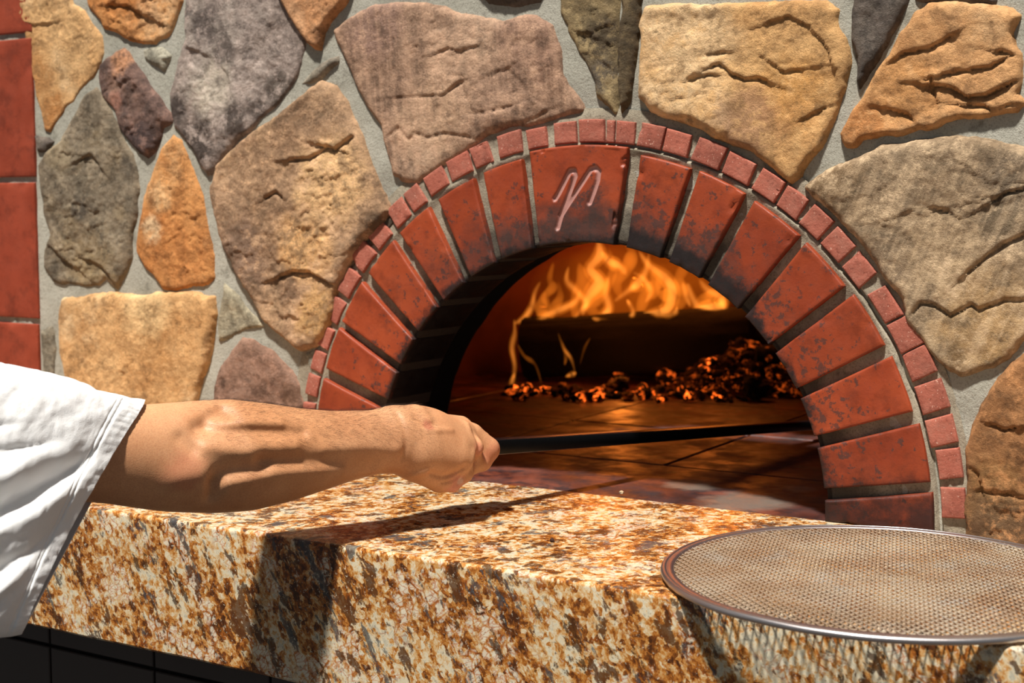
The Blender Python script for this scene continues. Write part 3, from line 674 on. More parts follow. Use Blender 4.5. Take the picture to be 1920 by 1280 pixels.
def expanded():
    """expanded metal: staggered rows of slanted strands, pitch a across and b along"""
    a, b = 0.0075, 0.0125; R = SR - 0.008
    rot = math.radians(106); cr, sr = math.cos(rot), math.sin(rot)
    V = []; F = []
    nI = int(R / (b / 2)) + 2; nJ = int(R / (a / 2)) + 2
    i, j = np.meshgrid(range(-nI, nI), range(-nJ, nJ), indexing='ij')
    i = i.ravel(); j = j.ravel(); m = (i + j) % 2 == 0; i, j = i[m], j[m]
    Vs = []; 
    for sg in (1, -1):
        p = np.stack([i * b / 2, j * a / 2], -1); q = np.stack([(i + 1) * b / 2, (j + sg) * a / 2], -1)
        mid = (p + q) / 2; ok = np.hypot(*(mid.T)) < R; p, q = p[ok], q[ok]
        d = q - p; d /= np.linalg.norm(d, axis=1)[:, None]; nrm = np.stack([-d[:, 1], d[:, 0]], -1)
        p = p - d * 0.0003; q = q + d * 0.0003
        w_ = 0.00062; h_ = 0.0011
        zz = 0.0062 + 0.0005 * fbm(p[:, 0] * 30, p[:, 1] * 30, s=6, o=2)
        tilt = 0.0007
        for (pt, zo) in ((p, 0), (q, 0.0008 * sg)):
            Vs.append(np.column_stack([pt - nrm * w_, zz + zo - tilt * 0]));   # lower edge
            Vs.append(np.column_stack([pt + nrm * w_, zz + zo + tilt]))
            Vs.append(np.column_stack([pt + nrm * w_, zz + zo + tilt - h_]))
            Vs.append(np.column_stack([pt - nrm * w_, zz + zo - h_]))
        k = len(p); st = sum(len(x) for x in Vs) - 8 * k
        I = np.arange(k)
        for c4 in ((0, 1, 5, 4), (1, 2, 6, 5), (2, 3, 7, 6), (3, 0, 4, 7)):
            F.append(np.stack([st + c * k + I for c in c4], -1))
    V = np.vstack(Vs); F = np.vstack(F)
    X = V[:, 0] * cr - V[:, 1] * sr; Y = V[:, 0] * sr + V[:, 1] * cr
    V = np.column_stack([SX + X, SY + Y, V[:, 2]])
    o = mesh_np('wire_mesh', V, F, metal('used_aluminium', (206, 192, 172), 0.48, ((176, 148, 120), (196, 190, 180)), 0.55), scr, False)
    return tag(o, 'browned expanded-metal mesh', kind='stuff')
expanded()

# ------------------------------------------------------------------ pizza peel
STEEL = plain('blackened_steel', (24, 25, 27), 0.33, 20, 0.3, 0.6)
H0 = at_depth(905, 838, 1.61); H1 = np.array([0.105, 0.507, 0.0265])
dH = H1 - H0; H2 = H0 + dH * ((0.66 - H0[1]) / dH[1]); Hm = H0 - dH * 0.045
peel = empty('pizza_peel', (float(H2[0]), float(H2[1]), 0.0), 'long black steel peel whose flat handle reaches from the fist into the oven', 'pizza peel')
def bar(P, Q, w0, w1, t0, t1, name, mat, parent):
    P, Q = np.array(P), np.array(Q); d = (Q - P) / np.linalg.norm(Q - P)
    side = np.cross(d, (0, 0, 1)); side /= np.linalg.norm(side); up = np.cross(side, d)
    V = []; ns = 8
    n = 12
    for k in range(ns + 1):
        t = k / ns; c = P + (Q - P) * t; w_ = w0 + (w1 - w0) * t; h_ = t0 + (t1 - t0) * t
        for q in range(n):
            a = 2 * math.pi * (q + 0.5) / n
            ca, sa = math.cos(a), math.sin(a)
            V.append(c + side * w_ * np.sign(ca) * abs(ca) ** 0.35 + up * h_ * np.sign(sa) * abs(sa) ** 0.35)
    F = [(k * n + q, k * n + (q + 1) % n, (k + 1) * n + (q + 1) % n, (k + 1) * n + q) for k in range(ns) for q in range(n)]
    F += [tuple(range(n))[::-1], tuple(ns * n + q for q in range(n))]
    return mesh_np(name, V, F, mat, parent, True, math.radians(35))
bar(Hm, H2, 0.0095, 0.0085, 0.0092, 0.0062, 'handle', STEEL, peel)
def blade():
    c = H2 + np.array([0.012, 0.085, 0]); na = 64; V = []; F = []
    for (r, z) in ((0.092, 0.004), (0.094, 0.0052), (0.093, 0.0065), (0.088, 0.0065)):
        for k in range(na):
            a = 2 * math.pi * k / na; V.append((c[0] + r * math.cos(a), c[1] + r * math.sin(a), z))
    for l in range(3):
        for k in range(na): F.append((l * na + k, l * na + (k + 1) % na, (l + 1) * na + (k + 1) % na, (l + 1) * na + k))
    F += [tuple(range(na))[::-1], tuple(3 * na + k for k in range(na))]
    mesh_np('blade', V, F, STEEL, peel, True, math.radians(35))
    bar(H2 - dH * 0.02, H2 + dH * 0.03 + np.array([0, 0, -0.004]), 0.014, 0.02, 0.004, 0.003, 'ferrule', STEEL, peel)
blade()

# ------------------------------------------------------------------ person: arm, hand, sleeve
E0 = at_depth(350, 870, 1.375); W0 = at_depth(760, 830, 1.525)
AU = (W0 - E0) / np.linalg.norm(W0 - E0)
AW = -FW - AU * np.dot(-FW, AU); AW /= np.linalg.norm(AW)      # towards the viewer side of the arm
AV = np.cross(AW, AU)                                          # up
def A(px, py, wo=0.0):
    """image point carried onto the plane of the arm (offset wo towards its near side) -> local s, v"""
    O = E0 + AW * wo; r = ray(px, py)
    P = CAM + r * (np.dot(O - CAM, AW) / np.dot(r, AW)); d = P - E0
    return np.array([d @ AU, d @ AV])
def loc2w(s, v, w_):
    return E0 + np.multiply.outer(s, AU) + np.multiply.outer(v, AV) + np.multiply.outer(w_, AW)
top = [(-320, 712), (-150, 716), (0, 728), (120, 745), (200, 757), (272, 758), (330, 754), (380, 750), (430, 748), (500, 756), (560, 765), (620, 770), (700, 769), (735, 765), (770, 768), (800, 775)]
bot = [(-320, 905), (-150, 912), (0, 925), (120, 937), (200, 944), (240, 950), (290, 957), (330, 960), (400, 962), (470, 957), (540, 940), (600, 920), (660, 900), (700, 890), (740, 884), (770, 884), (800, 880)]
T_ = np.array([A(*q) for q in top]); B_ = np.array([A(*q) for q in bot])
def lerp_s(pts, s):
    # smooth interpolation of an outline over s
    si = np.linspace(pts[0, 0], pts[-1, 0], 400); vi = np.interp(si, pts[:, 0], pts[:, 1])
    k = np.hanning(17); k /= k.sum(); vi = np.convolve(np.pad(vi, 8, 'edge'), k, 'valid')
    return np.interp(s, si, vi)
h_ = 0.0015
s_ax = np.arange(A(-250, 850)[0], A(955, 850)[0] + 0.02, h_)
v_ax = np.arange(-0.082, 0.088, h_); w_ax = np.arange(-0.066, 0.066, h_)
tv = lerp_s(T_, s_ax); bv = lerp_s(B_, s_ax)
vc = (tv + bv) / 2; ah = (tv - bv) / 2
sw = A(760, 830)[0]; sk = A(800, 830)[0]
bh = np.interp(s_ax, [A(0, 850)[0], A(300, 850)[0], A(430, 850)[0], A(600, 850)[0], A(720, 850)[0], A(800, 850)[0]], [0.034, 0.040, 0.050, 0.040, 0.029, 0.026])
S3 = s_ax[:, None, None]; V3 = v_ax[None, :, None]; W3 = w_ax[None, None, :]
q = np.sqrt(((V3 - vc[:, None, None]) / ah[:, None, None]) ** 2 + (W3 / bh[:, None, None]) ** 2)
Fd = (q - 1) * np.minimum(ah, bh)[:, None, None]
Fd = np.maximum(Fd, S3 - A(775, 830)[0])          # forearm ends inside the wrist
Fd = Fd.astype(np.float32)
def smin(a, b, k):
    h = np.clip(0.5 + 0.5 * (b - a) / k, 0, 1); return b * (1 - h) + a * h - k * h * (1 - h)
def cap(px1, py1, w1, r1, px2, py2, w2, r2, k=0.008):
    """smooth-union a tapered capsule (radii in image pixels of the arm plane)"""
    global Fd
    a = np.array([*A(px1, py1, w1), w1]); b = np.array([*A(px2, py2, w2), w2]); r1 *= PXM; r2 *= PXM
    pad = max(r1, r2) + 0.02
    i0 = max(0, int((min(a[0], b[0]) - pad - s_ax[0]) / h_)); i1 = min(len(s_ax), int((max(a[0], b[0]) + pad - s_ax[0]) / h_) + 1)
    X = S3[i0:i1]; d = b - a; L = d @ d + 1e-12
    t = np.clip(((X - a[0]) * d[0] + (V3 - a[1]) * d[1] + (W3 - a[2]) * d[2]) / L, 0, 1)
    dist = np.sqrt((X - a[0] - t * d[0]) ** 2 + (V3 - a[1] - t * d[1]) ** 2 + (W3 - a[2] - t * d[2]) ** 2) - (r1 + (r2 - r1) * t)
    Fd[i0:i1] = smin(Fd[i0:i1], dist, k)
PXM = 1.535 / FPX
# back of the hand and heel
cap(745, 820, 0.000, 48, 800, 822, 0.000, 50, .020)
cap(790, 812, -.006, 46, 855, 820, -.006, 36, .018)
cap(790, 845, 0.006, 46, 845, 852, 0.010, 40, .018)
cap(785, 862, 0.004, 34, 826, 892, 0.006, 32, .016)     # heel on the little-finger side
# metacarpals to the knuckles
cap(770, 800, -.018, 32, 862, 800, -.026, 22, .010)
cap(775, 812, -.004, 34, 884, 812, -.010, 19, .010)
cap(780, 830, 0.008, 34, 890, 838, 0.008, 17.5, .009)
cap(785, 850, 0.016, 30, 872, 864, 0.020, 17, .009)
# four fingers curled round the handle: proximal, middle, tip
cap(866, 803, -.027, 20, 902, 826, -.034, 19, .004); cap(902, 826, -.034, 18.5, 900, 868, -.030, 17, .003); cap(900, 868, -.030, 16.5, 868, 880, -.020, 15, .003)
cap(888, 815, -.008, 20, 914, 842, -.006, 23.5, .0035); cap(914, 842, -.006, 23.5, 903, 864, -.008, 20, .003); cap(903, 864, -.008, 19, 868, 882, -.008, 16, .003)
cap(888, 842, 0.004, 15, 890, 868, -.002, 15, .0035); cap(890, 868, -.002, 15, 870, 888, 0.000, 15, .003); cap(872, 888, .002, 15.5, 845, 886, 0.002, 14.5, .003)
cap(874, 866, 0.020, 15, 872, 890, 0.014, 14, .004); cap(872, 890, 0.014, 13.5, 848, 908, 0.012, 13.5, .003); cap(848, 908, 0.012, 13.5, 826, 902, 0.008, 13, .004)
# thumb on the far side, lying along the handle
cap(785, 815, -.024, 26, 830, 832, -.042, 20, .010); cap(830, 832, -.042, 19, 868, 850, -.044, 16.5, .004); cap(868, 850, -.044, 16, 893, 862, -.040, 14, .003)
# muscles, tendons, bones: relief on the near side (amp > 0 carves, < 0 raises)
def relief(pts, amp, sig):
    global Fd
    P = [A(*q, 0.03) for q in pts]
    S2 = s_ax[:, None]; V2 = v_ax[None, :]
    d = np.full((len(s_ax), len(v_ax)), 9.0)
    for a, b in zip(P[:-1], P[1:]): d = np.minimum(d, segdist(S2, V2, a, b))
    g = (amp * np.exp(-(d / (sig * PXM)) ** 2)).astype(np.float32)
    Fd += g[:, :, None] * sstep(-0.005, 0.015, W3).astype(np.float32)
relief([(368, 806), (388, 793), (425, 776)], .0055, 15)
relief([(385, 806), (430, 808), (500, 810), (560, 812)], .0034, 10)
relief([(335, 822), (352, 840)], .0030, 13)
relief([(400, 795), (450, 790), (520, 792)], -.0022, 10)
relief([(375, 838), (440, 845), (540, 836)], -.0026, 13)
relief([(330, 898), (362, 890)], -.0050, 26)
relief([(398, 888), (420, 880), (455, 876), (478, 868)], .0050, 17)
relief([(478, 862), (540, 862), (620, 868), (700, 872)], .0036, 15)
relief([(392, 905), (395, 925)], .0050, 12)
relief([(420, 905), (480, 890), (560, 882), (640, 878)], -.0030, 14)
relief([(600, 840), (680, 838), (740, 845)], -.0022, 14)
relief([(754, 778), (757, 800), (760, 830), (757, 860)], .0016, 6)
relief([(786, 782), (800, 796), (815, 797)], .0016, 7)
relief([(800, 805), (850, 806)], -.0012, 5)
relief([(905, 800), (909, 820), (910, 842), (902, 858), (893, 868), (888, 882)], .0022, 5)
relief([(900, 790), (903, 800)], -.0018, 8)
relief([(894, 848), (901, 844)], -.0012, 8)
relief([(812, 886), (835, 893), (853, 888), (870, 876)], .0030, 6)
relief([(785, 892), (800, 885)], -.0022, 7)
relief([(836, 905), (856, 900), (866, 892)], .0016, 4)
# surface nets
def surface_nets(F, ax):
    s = F < 0
    nx, ny, nz = F.shape
    c = np.zeros((nx - 1, ny - 1, nz - 1), np.int8)
    for a in (0, 1):
        for b in (0, 1):
            for d in (0, 1): c += s[a:nx - 1 + a, b:ny - 1 + b, d:nz - 1 + d]
    act = (c > 0) & (c < 8); idx = np.full(act.shape, -1, np.int64); I = np.argwhere(act); idx[act] = np.arange(len(I))
    acc = np.zeros((len(I), 3)); cnt = np.zeros(len(I))
    cor = [(a, b, d) for a in (0, 1) for b in (0, 1) for d in (0, 1)]
    for p in cor:
        for k in range(3):
            if p[k] == 0:
                q_ = list(p); q_[k] = 1
                f0 = F[I[:, 0] + p[0], I[:, 1] + p[1], I[:, 2] + p[2]]; f1 = F[I[:, 0] + q_[0], I[:, 1] + q_[1], I[:, 2] + q_[2]]
                m = (f0 < 0) != (f1 < 0); t = np.where(m, f0 / np.where(m, f0 - f1, 1), 0)
                pt = np.tile(np.array(p, float), (len(I), 1)); pt[:, k] += t
                acc[m] += pt[m]; cnt[m] += 1
    P = I + acc / cnt[:, None]
    Q = []
    for k in range(3):
        a = [slice(None)] * 3; b = [slice(None)] * 3; a[k] = slice(0, -1); b[k] = slice(1, None)
        ch = s[tuple(a)] != s[tuple(b)]; E_ = np.argwhere(ch)
        u, v = [j for j in range(3) if j != k]
        E_ = E_[(E_[:, u] > 0) & (E_[:, v] > 0) & (E_[:, u] < F.shape[u] - 1) & (E_[:, v] < F.shape[v] - 1)]
        def off(du, dv):
            e = E_.copy(); e[:, u] -= du; e[:, v] -= dv; return idx[e[:, 0], e[:, 1], e[:, 2]]
        qd = np.stack([off(1, 1), off(0, 1), off(0, 0), off(1, 0)], -1)
        ins = s[E_[:, 0], E_[:, 1], E_[:, 2]]
        fl = ins if k != 1 else ~ins
        qd[~fl] = qd[~fl][:, ::-1]
        Q.append(qd)
    Q = np.vstack(Q)
    return np.stack([ax[k][0] + P[:, k] * h_ for k in range(3)], -1), Q
Fd[0] = 0.01; Fd[-1] = 0.01
L, Q = surface_nets(Fd, (s_ax, v_ax, w_ax))
# light relaxation
nb = [np.concatenate([Q[:, a], Q[:, b]]) for a, b in (((0, 1), (1, 2))[0:1][0:1] and [(0, 1)])[0:0]] if False else None
ea = np.concatenate([Q[:, k] for k in range(4)]); eb = np.concatenate([Q[:, (k + 1) % 4] for k in range(4)])
for it in range(2):
    acc = np.zeros_like(L); ct = np.bincount(ea, minlength=len(L)) + np.bincount(eb, minlength=len(L))
    for k in range(3): acc[:, k] = np.bincount(ea, L[eb, k], len(L)) + np.bincount(eb, L[ea, k], len(L))
    L = L * 0.5 + 0.5 * acc / np.maximum(ct, 1)[:, None]
WV = loc2w(L[:, 0], L[:, 1], L[:, 2])
def AP(px, py, wo): a = A(px, py, wo); return tuple(loc2w(a[0], a[1], wo).tolist())
SKIN_BLOBS = [(AP(348, 885, .045), .020, (186, 110, 80), .5), (AP(900, 846, .02), .010, (206, 130, 104), .7), (AP(852, 906, .018), .011, (214, 140, 122), .8), (AP(862, 902, .02), .004, (226, 190, 170), .8),
              (AP(925, 850, .0), .016, (186, 104, 80), .5), (AP(803, 797, .03), .006, (168, 92, 70), .7), (AP(540, 790, .03), .06, (200, 140, 92), .5)]
SKIN = skin_material()
person = empty('person', tuple(loc2w(-0.45, 0.0, 0.0).tolist()), 'person in a white short-sleeved shirt, right arm reaching into the oven and gripping the peel', 'person')
body = mesh_np('body', WV, Q, SKIN, person)
tag(body, 'tanned bare forearm and fist')
# arm hair
def hair():
    me = body.data; n = len(L)
    nr = np.zeros(n * 3, np.float32); me.vertices.foreach_get('normal', nr) if False else None
    N = np.array([v.normal[:] for v in me.vertices])
    rng = np.random.default_rng(5)
    sA, sB = A(330, 800)[0], A(790, 800)[0]
    vcc = np.interp(L[:, 0], s_ax, vc); rel = (L[:, 1] - vcc)
    up_ = N @ AV; near = N @ AW
    wgt = np.clip(up_ * 1.2 + near * 0.35 - 0.15, 0, 1) * ((L[:, 0] > sA) & (L[:, 0] < sB)) * (near > -0.35)
    wgt *= np.interp(L[:, 0], [sA, A(420, 800)[0], A(700, 800)[0], sB], [0.1, 0.7, 1.2, 0.5])
    wgt = wgt / wgt.sum()
    pick = rng.choice(n, 4600, p=wgt)
    V = []; F = []
    for i in pick:
        p = WV[i] + rng.normal(0, .0006, 3); nn = N[i]
        t = AU * rng.uniform(.6, 1.0) + AV * rng.normal(-0.25, .35) + AW * rng.normal(0, .3); t = t - nn * (t @ nn); t /= np.linalg.norm(t)
        ln = rng.uniform(.004, .011); lift = rng.uniform(.25, .6)
        side = np.cross(t, nn); r = 0.000048
        b = len(V)
        for k, f in enumerate((0, .33, .66, 1)):
            c = p + t * ln * f + nn * (ln * lift * (f - 0.55 * f * f)) + side * ln * 0.12 * f * f * rng.normal(0, 1)
            rr = r * (1 - 0.75 * f)
            for a_ in (0, 2.094, 4.188): V.append(c + side * rr * math.cos(a_) + nn * rr * math.sin(a_))
        for k in range(3):
            for j in range(3): F.append((b + 3 * k + j, b + 3 * k + (j + 1) % 3, b + 3 * k + 3 + (j + 1) % 3, b + 3 * k + 3 + j))
    o = mesh_np('arm_hair', np.array(V), np.array(F), plain('dark_hair', (44, 28, 20), 0.6), person)
    tag(o, 'short dark arm hair', kind='stuff')
hair()
# sleeve
def sleeve():
    nt, na = 170, 240
    tp = [(272, 753), (238, 744), (205, 738), (175, 730), (128, 712), (98, 704), (55, 695), (0, 683), (-120, 655), (-260, 630), (-420, 620)]
    bt = [(40, 1186), (20, 1190), (0, 1192), (-20, 1194), (-60, 1198), (-100, 1200), (-150, 1190), (-200, 1175), (-300, 1130), (-400, 1060), (-520, 980)]
    u = np.linspace(0, 1, nt) ** 1.25; x = u * (len(tp) - 1)
    T2 = np.stack([np.interp(x, range(len(tp)), [q[k] for q in tp]) for k in (0, 1)], -1); B2 = np.stack([np.interp(x, range(len(bt)), [q[k] for q in bt]) for k in (0, 1)], -1)
    ker = np.hanning(9); ker /= ker.sum()
    for M in (T2, B2):
        for k in (0, 1): M[4:-4, k] = np.convolve(M[:, k], ker, 'valid')
    th = np.linspace(0, 2 * math.pi, na, endpoint=False)
    ct = np.cos(th); sn = np.sin(th)
    mid = (T2 + B2) / 2; hf = (T2 - B2) / 2
    dep = np.interp(u, [0, .3, .8, 1], [0.043, 0.062, 0.084, 0.080])
    sh = np.sign(sn) * np.abs(sn) ** 0.5
    ct = np.sign(ct) * np.abs(ct) ** 0.9
    PX = mid[:, 0:1] + hf[:, 0:1] * ct[None]; PY = mid[:, 1:2] + hf[:, 1:2] * ct[None]; Wd = dep[:, None] * sh[None]
    low = np.clip((1 - ct[None]) / 2, 0, 1)
    Wd = Wd + 0.085 * low ** 1.7 - 0.002
    # the hem runs almost straight, a little hollow in its upper half
    PX = PX - 14 * np.sin(math.pi * low) * np.interp(u, [0, .4], [1, 0])[:, None] * (sh[None] > 0)
    cl = np.sqrt(np.clip(1 - (np.clip(u - 0.80, 0, 1) / 0.20) ** 2, 0, 1))[:, None]
    PX = mid[:, 0:1] + (PX - mid[:, 0:1]) * cl; PY = mid[:, 1:2] + (PY - mid[:, 1:2]) * cl; Wd = Wd * cl
    near = sstep(0.0, 0.35, sh)[None] * np.ones_like(PX)
    def fold(pts, amp, sig):
        d = np.full(PX.shape, 9999.0)
        for a, b in zip(pts[:-1], pts[1:]): d = np.minimum(d, segdist(PX, PY, a, b))
        fade = sstep(pts[-1][0] + 8, pts[-1][0] - 95, PX)
        return amp * np.exp(-(d / (sig * (0.55 + 0.45 * fade))) ** 2) * near * fade
    Wd = Wd + fold([(-140, 1000), (-20, 965), (60, 925), (130, 880), (195, 838)], -.013, 22)
    Wd = Wd + fold([(-120, 1045), (0, 995), (80, 950), (185, 880)], .008, 20)
    Wd = Wd + fold([(-140, 930), (-20, 900), (60, 868), (120, 840)], .008, 22)
    Wd = Wd + fold([(-100, 1120), (10, 1062), (90, 1000), (150, 950)], -.0055, 15)
    Wd = Wd + fold([(-100, 1150), (0, 1105), (70, 1050)], .006, 13)
    Wd = Wd + fold([(-140, 885), (-40, 855), (30, 846), (120, 822)], -.0035, 10)
    Wd = Wd + fold([(-100, 815), (0, 800), (70, 790)], -.0035, 10)
    Wd = Wd + fold([(-100, 850), (20, 838), (110, 838)], -.002, 8)
    O_ = E0 + np.multiply.outer(Wd, AW)
    rr_ = FW + np.multiply.outer((PX - 960) / FPX, RT) - np.multiply.outer((PY - 640) / FPX, UP)
    tt = ((O_ - CAM) @ AW) / (rr_ @ AW)
    PP = CAM + rr_ * tt[..., None] - E0
    S = PP @ AU; Vv = PP @ AV
    mid = np.stack([A(*q) for q in mid])
    # fold and stitches of the hem
    dist = np.cumsum(np.concatenate([[0], np.linalg.norm(np.diff(mid, axis=0), axis=1)]))[:, None] * np.ones_like(S)
    puck = 0.5 + 0.5 * np.sin(th[None] * 70 + 2 * vn(th[None] * 9, dist * 60, s=3))
    nrm_w = 0.0016 * np.exp(-((dist - 0.0155) / 0.0013) ** 2) * (0.6 + 0.6 * puck) + 0.0011 * np.exp(-((dist - 0.0195) / 0.0011) ** 2)
    Wd = Wd - near * nrm_w + near * 0.0009 * (dist < 0.0145) * (0.4 + 0.6 * puck)
    Wd = Wd + near * (0.0022 * fbm(S * 16 + Vv * 10, Vv * 34 - S * 18, s=9, o=3) + 0.0012 * fbm(S * 90, Vv * 110, s=19, o=3))
    top_ = sstep(0.55, 1.0, ct)[None]
    Vv = Vv + top_ * 0.0020 * fbm(S * 60, Wd * 20, s=29, o=2)
    P = loc2w(S.ravel(), Vv.ravel(), Wd.ravel())
    t = NT('white_cotton')
    wv = t.noise(1600, 2, 0.5)
    hh = t.math('ADD', t.math('MULTIPLY', t.noise(150, 5, 0.7), 1.3), wv)
    t.bsdf(Base_Color=t.mix(t.val(t.noise(40, 4), .4, .7, 0, .3), (0.86, 0.86, 0.85, 1), (0.80, 0.80, 0.79, 1)), Roughness=0.95, Normal=t.bump(hh, 0.35, 0.0012), **{'Specular_IOR_Level': 0.2, 'Sheen_Weight': 0.2})
    o = mesh_np('shirt', P, np.concatenate([grid_faces(na, nt)[:0].reshape(0, 4), np.array([(i * na + j, i * na + (j + 1) % na, (i + 1) * na + (j + 1) % na, (i + 1) * na + j)[::1] for i in range(nt - 1) for j in range(na)])]), t.m, person)
    so = o.modifiers.new('cloth', 'SOLIDIFY'); so.thickness = 0.0014; so.offset = -1
    tag(o, 'loose white short sleeve with stitched hem')
sleeve()

# ------------------------------------------------------------------ fire
def bark_material(name, A_, B_, em=0.0, sc=40):
    t = NT(name)
    n1 = t.noise(sc, 7, 0.7)
    c = t.mix(t.val(n1, 0.4, 0.65), lin(A_), lin(B_))
    k = dict(Base_Color=c, Roughness=0.95, Normal=t.bump(t.noise(sc * 2, 8, 0.75), 0.9, 0.006))
    b = t.bsdf(**k)
    if em:
        oi = t.n('ObjectInfo').outputs['Random']
        f = t.math('MULTIPLY', t.val(t.noise(0.8, 5, 0.62, off=2), 0.50, 0.66, 0.0, em), t.val(oi, 0.2, 1.0, 0.03, 1.4))
        t.t.links.new(f, b.inputs['Emission Strength'])
        b.inputs['Emission Color'].default_value = (1.0, 0.13, 0.012, 1)
    return t.m
def lump(name, mat, R, seed, sq=(1, 1, 1), res=2, rough=0.35, parent=None):
    import bmesh
    bm = bmesh.new(); bmesh.ops.create_icosphere(bm, subdivisions=res, radius=1)
    V = np.array([v.co[:] for v in bm.verts]); F = [[v.index for v in f.verts] for f in bm.faces]; bm.free()
    n = fbm(V[:, 0] * 1.6 + seed, V[:, 1] * 1.6, V[:, 2] * 1.6, s=seed, o=3)
    V = V * (1 + rough * n)[:, None] * np.array(sq) * R
    V[:, 2] -= V[:, 2].min()
    return mesh_np(name, V, F, mat, parent, False)
def log(name, P, Q, r, seed, label, flat=0.0):
    P, Q = np.array(P, float), np.array(Q, float); d = (Q - P); Ln = np.linalg.norm(d); d /= Ln
    side = np.cross(d, (0, 0, 1)); side /= np.linalg.norm(side); up = np.cross(side, d)
    o = empty(name, ((P + Q) / 2).tolist(), label, 'firewood')
    nt, na = 60, 48; T, Th = np.meshgrid(np.linspace(0, 1, nt), np.linspace(0, 2 * math.pi, na, endpoint=False), indexing='ij')
    rr = r * (1 + 0.10 * fbm(T * 5, np.cos(Th) * 1.2, np.sin(Th) * 1.2, s=seed, o=3) + 0.06 * fbm(T * 3, np.cos(Th) * 6, np.sin(Th) * 6, s=seed + 3, o=3))
    ca, sa = np.cos(Th), np.sin(Th)
    sx_ = np.sign(ca) * np.abs(ca) ** 0.75; sy_ = np.sign(sa) * np.abs(sa) ** 0.75
    c = P + T[..., None] * (Q - P)
    V = (c + side * (rr * sx_)[..., None] + up * (rr * sy_)[..., None]).reshape(-1, 3)
    F = grid_faces(nt, na)[:0].tolist() + [(i * na + j, i * na + (j + 1) % na, (i + 1) * na + (j + 1) % na, (i + 1) * na + j) for i in range(nt - 1) for j in range(na)]
    mesh_np('bark', V, F, CHAR, o)
    for e, (cc, sg) in enumerate(((P, -1), (Q, 1))):
        ring = V.reshape(nt, na, 3)[0 if sg < 0 else -1]; W_ = [cc + d * sg * 0.002]; k = [ring]
        W_ = np.vstack([ring, (ring + cc) / 2 + d * sg * 0.0015, cc[None] + d * sg * 0.002])
        F = [(j, (j + 1) % na, na + (j + 1) % na, na + j) for j in range(na)] + [(na + j, na + (j + 1) % na, 2 * na) for j in range(na)]
        mesh_np('cut_end', W_, F, CHARE, o)
    return o
CHAR = bark_material('charred_bark', (6, 5, 5), (13, 9, 7), 0.0, 30)
CHARE = bark_material('charred_end', (20, 14, 12), (44, 28, 20), 0.0, 40)
l0 = on_wall(992, 690, 1.03); l1 = on_wall(1362, 652, 1.03)
LR = 0.060
log('charred_log', (l0[0], 1.02, LR + .002), (l1[0] + .01, 1.14, LR + .035), LR, 3, 'large black charred log lying across the back of the oven under the flames')
log('charred_log', (l0[0] + .07, 1.20, .055), (l1[0] + .12, 1.24, .06), .05, 5, 'smaller charred log behind the large one, wrapped in flames')
log('charred_log', (-.20, 1.07, .045), (.03, 1.19, .05), .042, 8, 'short charred log on the right of the fire behind the ember heap')
EMB = bark_material('glowing_ember', (24, 12, 8), (44, 22, 15), 3.4, 60)
EMB2 = bark_material('dim_ember', (30, 18, 14), (74, 42, 30), 0.45, 60)
COAL = bark_material('charcoal', (16, 12, 11), (40, 28, 22), 0.0, 60)
protos = []
for k, (m, nm, lab, cat, grp) in enumerate(((EMB, 'ember', 'small glowing orange ember in front of the logs', 'ember', 'glowing embers'), (EMB2, 'ash_coal', 'reddish half-burnt coal in the ember heap', 'coal', 'half-burnt coals'), (COAL, 'charcoal', 'small black charcoal piece on the hearth', 'charcoal', 'black charcoal pieces'))):
    for j in range(3):
        o = lump(nm, m, 1.0, 10 * k + j + 1, [(1.3, 1, .7), (1, 1, .9), (1.7, .8, .55)][j], 3, 0.55)
        tag(o, lab, cat, grp); protos.append((o, [0]))
def put(kind, x, y, z, r):
    o, used = protos[kind * 3 + random.randrange(3)]
    if used[0]:
        c = o.copy(); COL.objects.link(c)
    else: c = o; used[0] = 1
    c.location = (x, y, z); c.scale = (r, r, r); c.rotation_euler = (random.uniform(-.3, .3), random.uniform(-.3, .3), random.uniform(0, 6.28))
    return c
fr = random.Random(11)
def along(px, py, j=0.03):
    p = on_floor(px, py); return p[0] + fr.uniform(-j, j), p[1] + fr.uniform(-j, j)
for k in range(46):
    px = fr.uniform(955, 1380); x, y = along(px, 742 + (px - 955) * 0.012 + fr.uniform(-14, 8), .012); put(0, x, y, -.001, fr.uniform(.0045, .011))
for k in range(40):
    px = fr.uniform(955, 1440); x, y = along(px, 742 + fr.uniform(-10, 12), .012); put(2, x, y, -.001, fr.uniform(.004, .010))
for q, r in (((1160, 735), .021), ((1165, 715), .016), ((1252, 722), .018), ((1330, 728), .014), ((1118, 742), .012), ((958, 740), .010), ((1075, 738), .010)):
    x, y = along(*q, .0); e = put(0, x, y, -.001, r)
    big_e = {(1160, 735): 'largest glowing ember, under the middle of the big log', (1165, 715): 'ember leaning behind the largest one, close to the big log', (1252, 722): 'broad ember at the left foot of the ember heap', (1330, 728): 'bright ember lying against the front of the ember heap',
             (958, 740): 'ember farthest left, under the left end of the big log'}.get(q)
    if big_e: e['label'] = big_e
x, y = along(1418, 748, 0); put(2, x, y, -.001, .024)['label'] = 'large black charcoal lump farthest right, before the ember heap'
# ember heap on the right, coals resting on each other
hc = on_floor(1385, 735); hc[1] += 0.03
for k in range(210):
    a = fr.uniform(0, 6.28); rr = math.sqrt(fr.random()); hx = hc[0] + rr * .135 * math.cos(a); hy = hc[1] + rr * .085 * math.sin(a)
    hz = (1 - rr) ** 0.8 * .115 * fr.uniform(.4, 1.0)
    put(1, hx, hy, max(0, hz - .006), fr.uniform(.005, .013))
for k in range(5): put(0, hc[0] - .035 + fr.uniform(-.015, .015), hc[1] - .075 + fr.uniform(-.01, .01), .012 + .01 * k, fr.uniform(.009, .015))

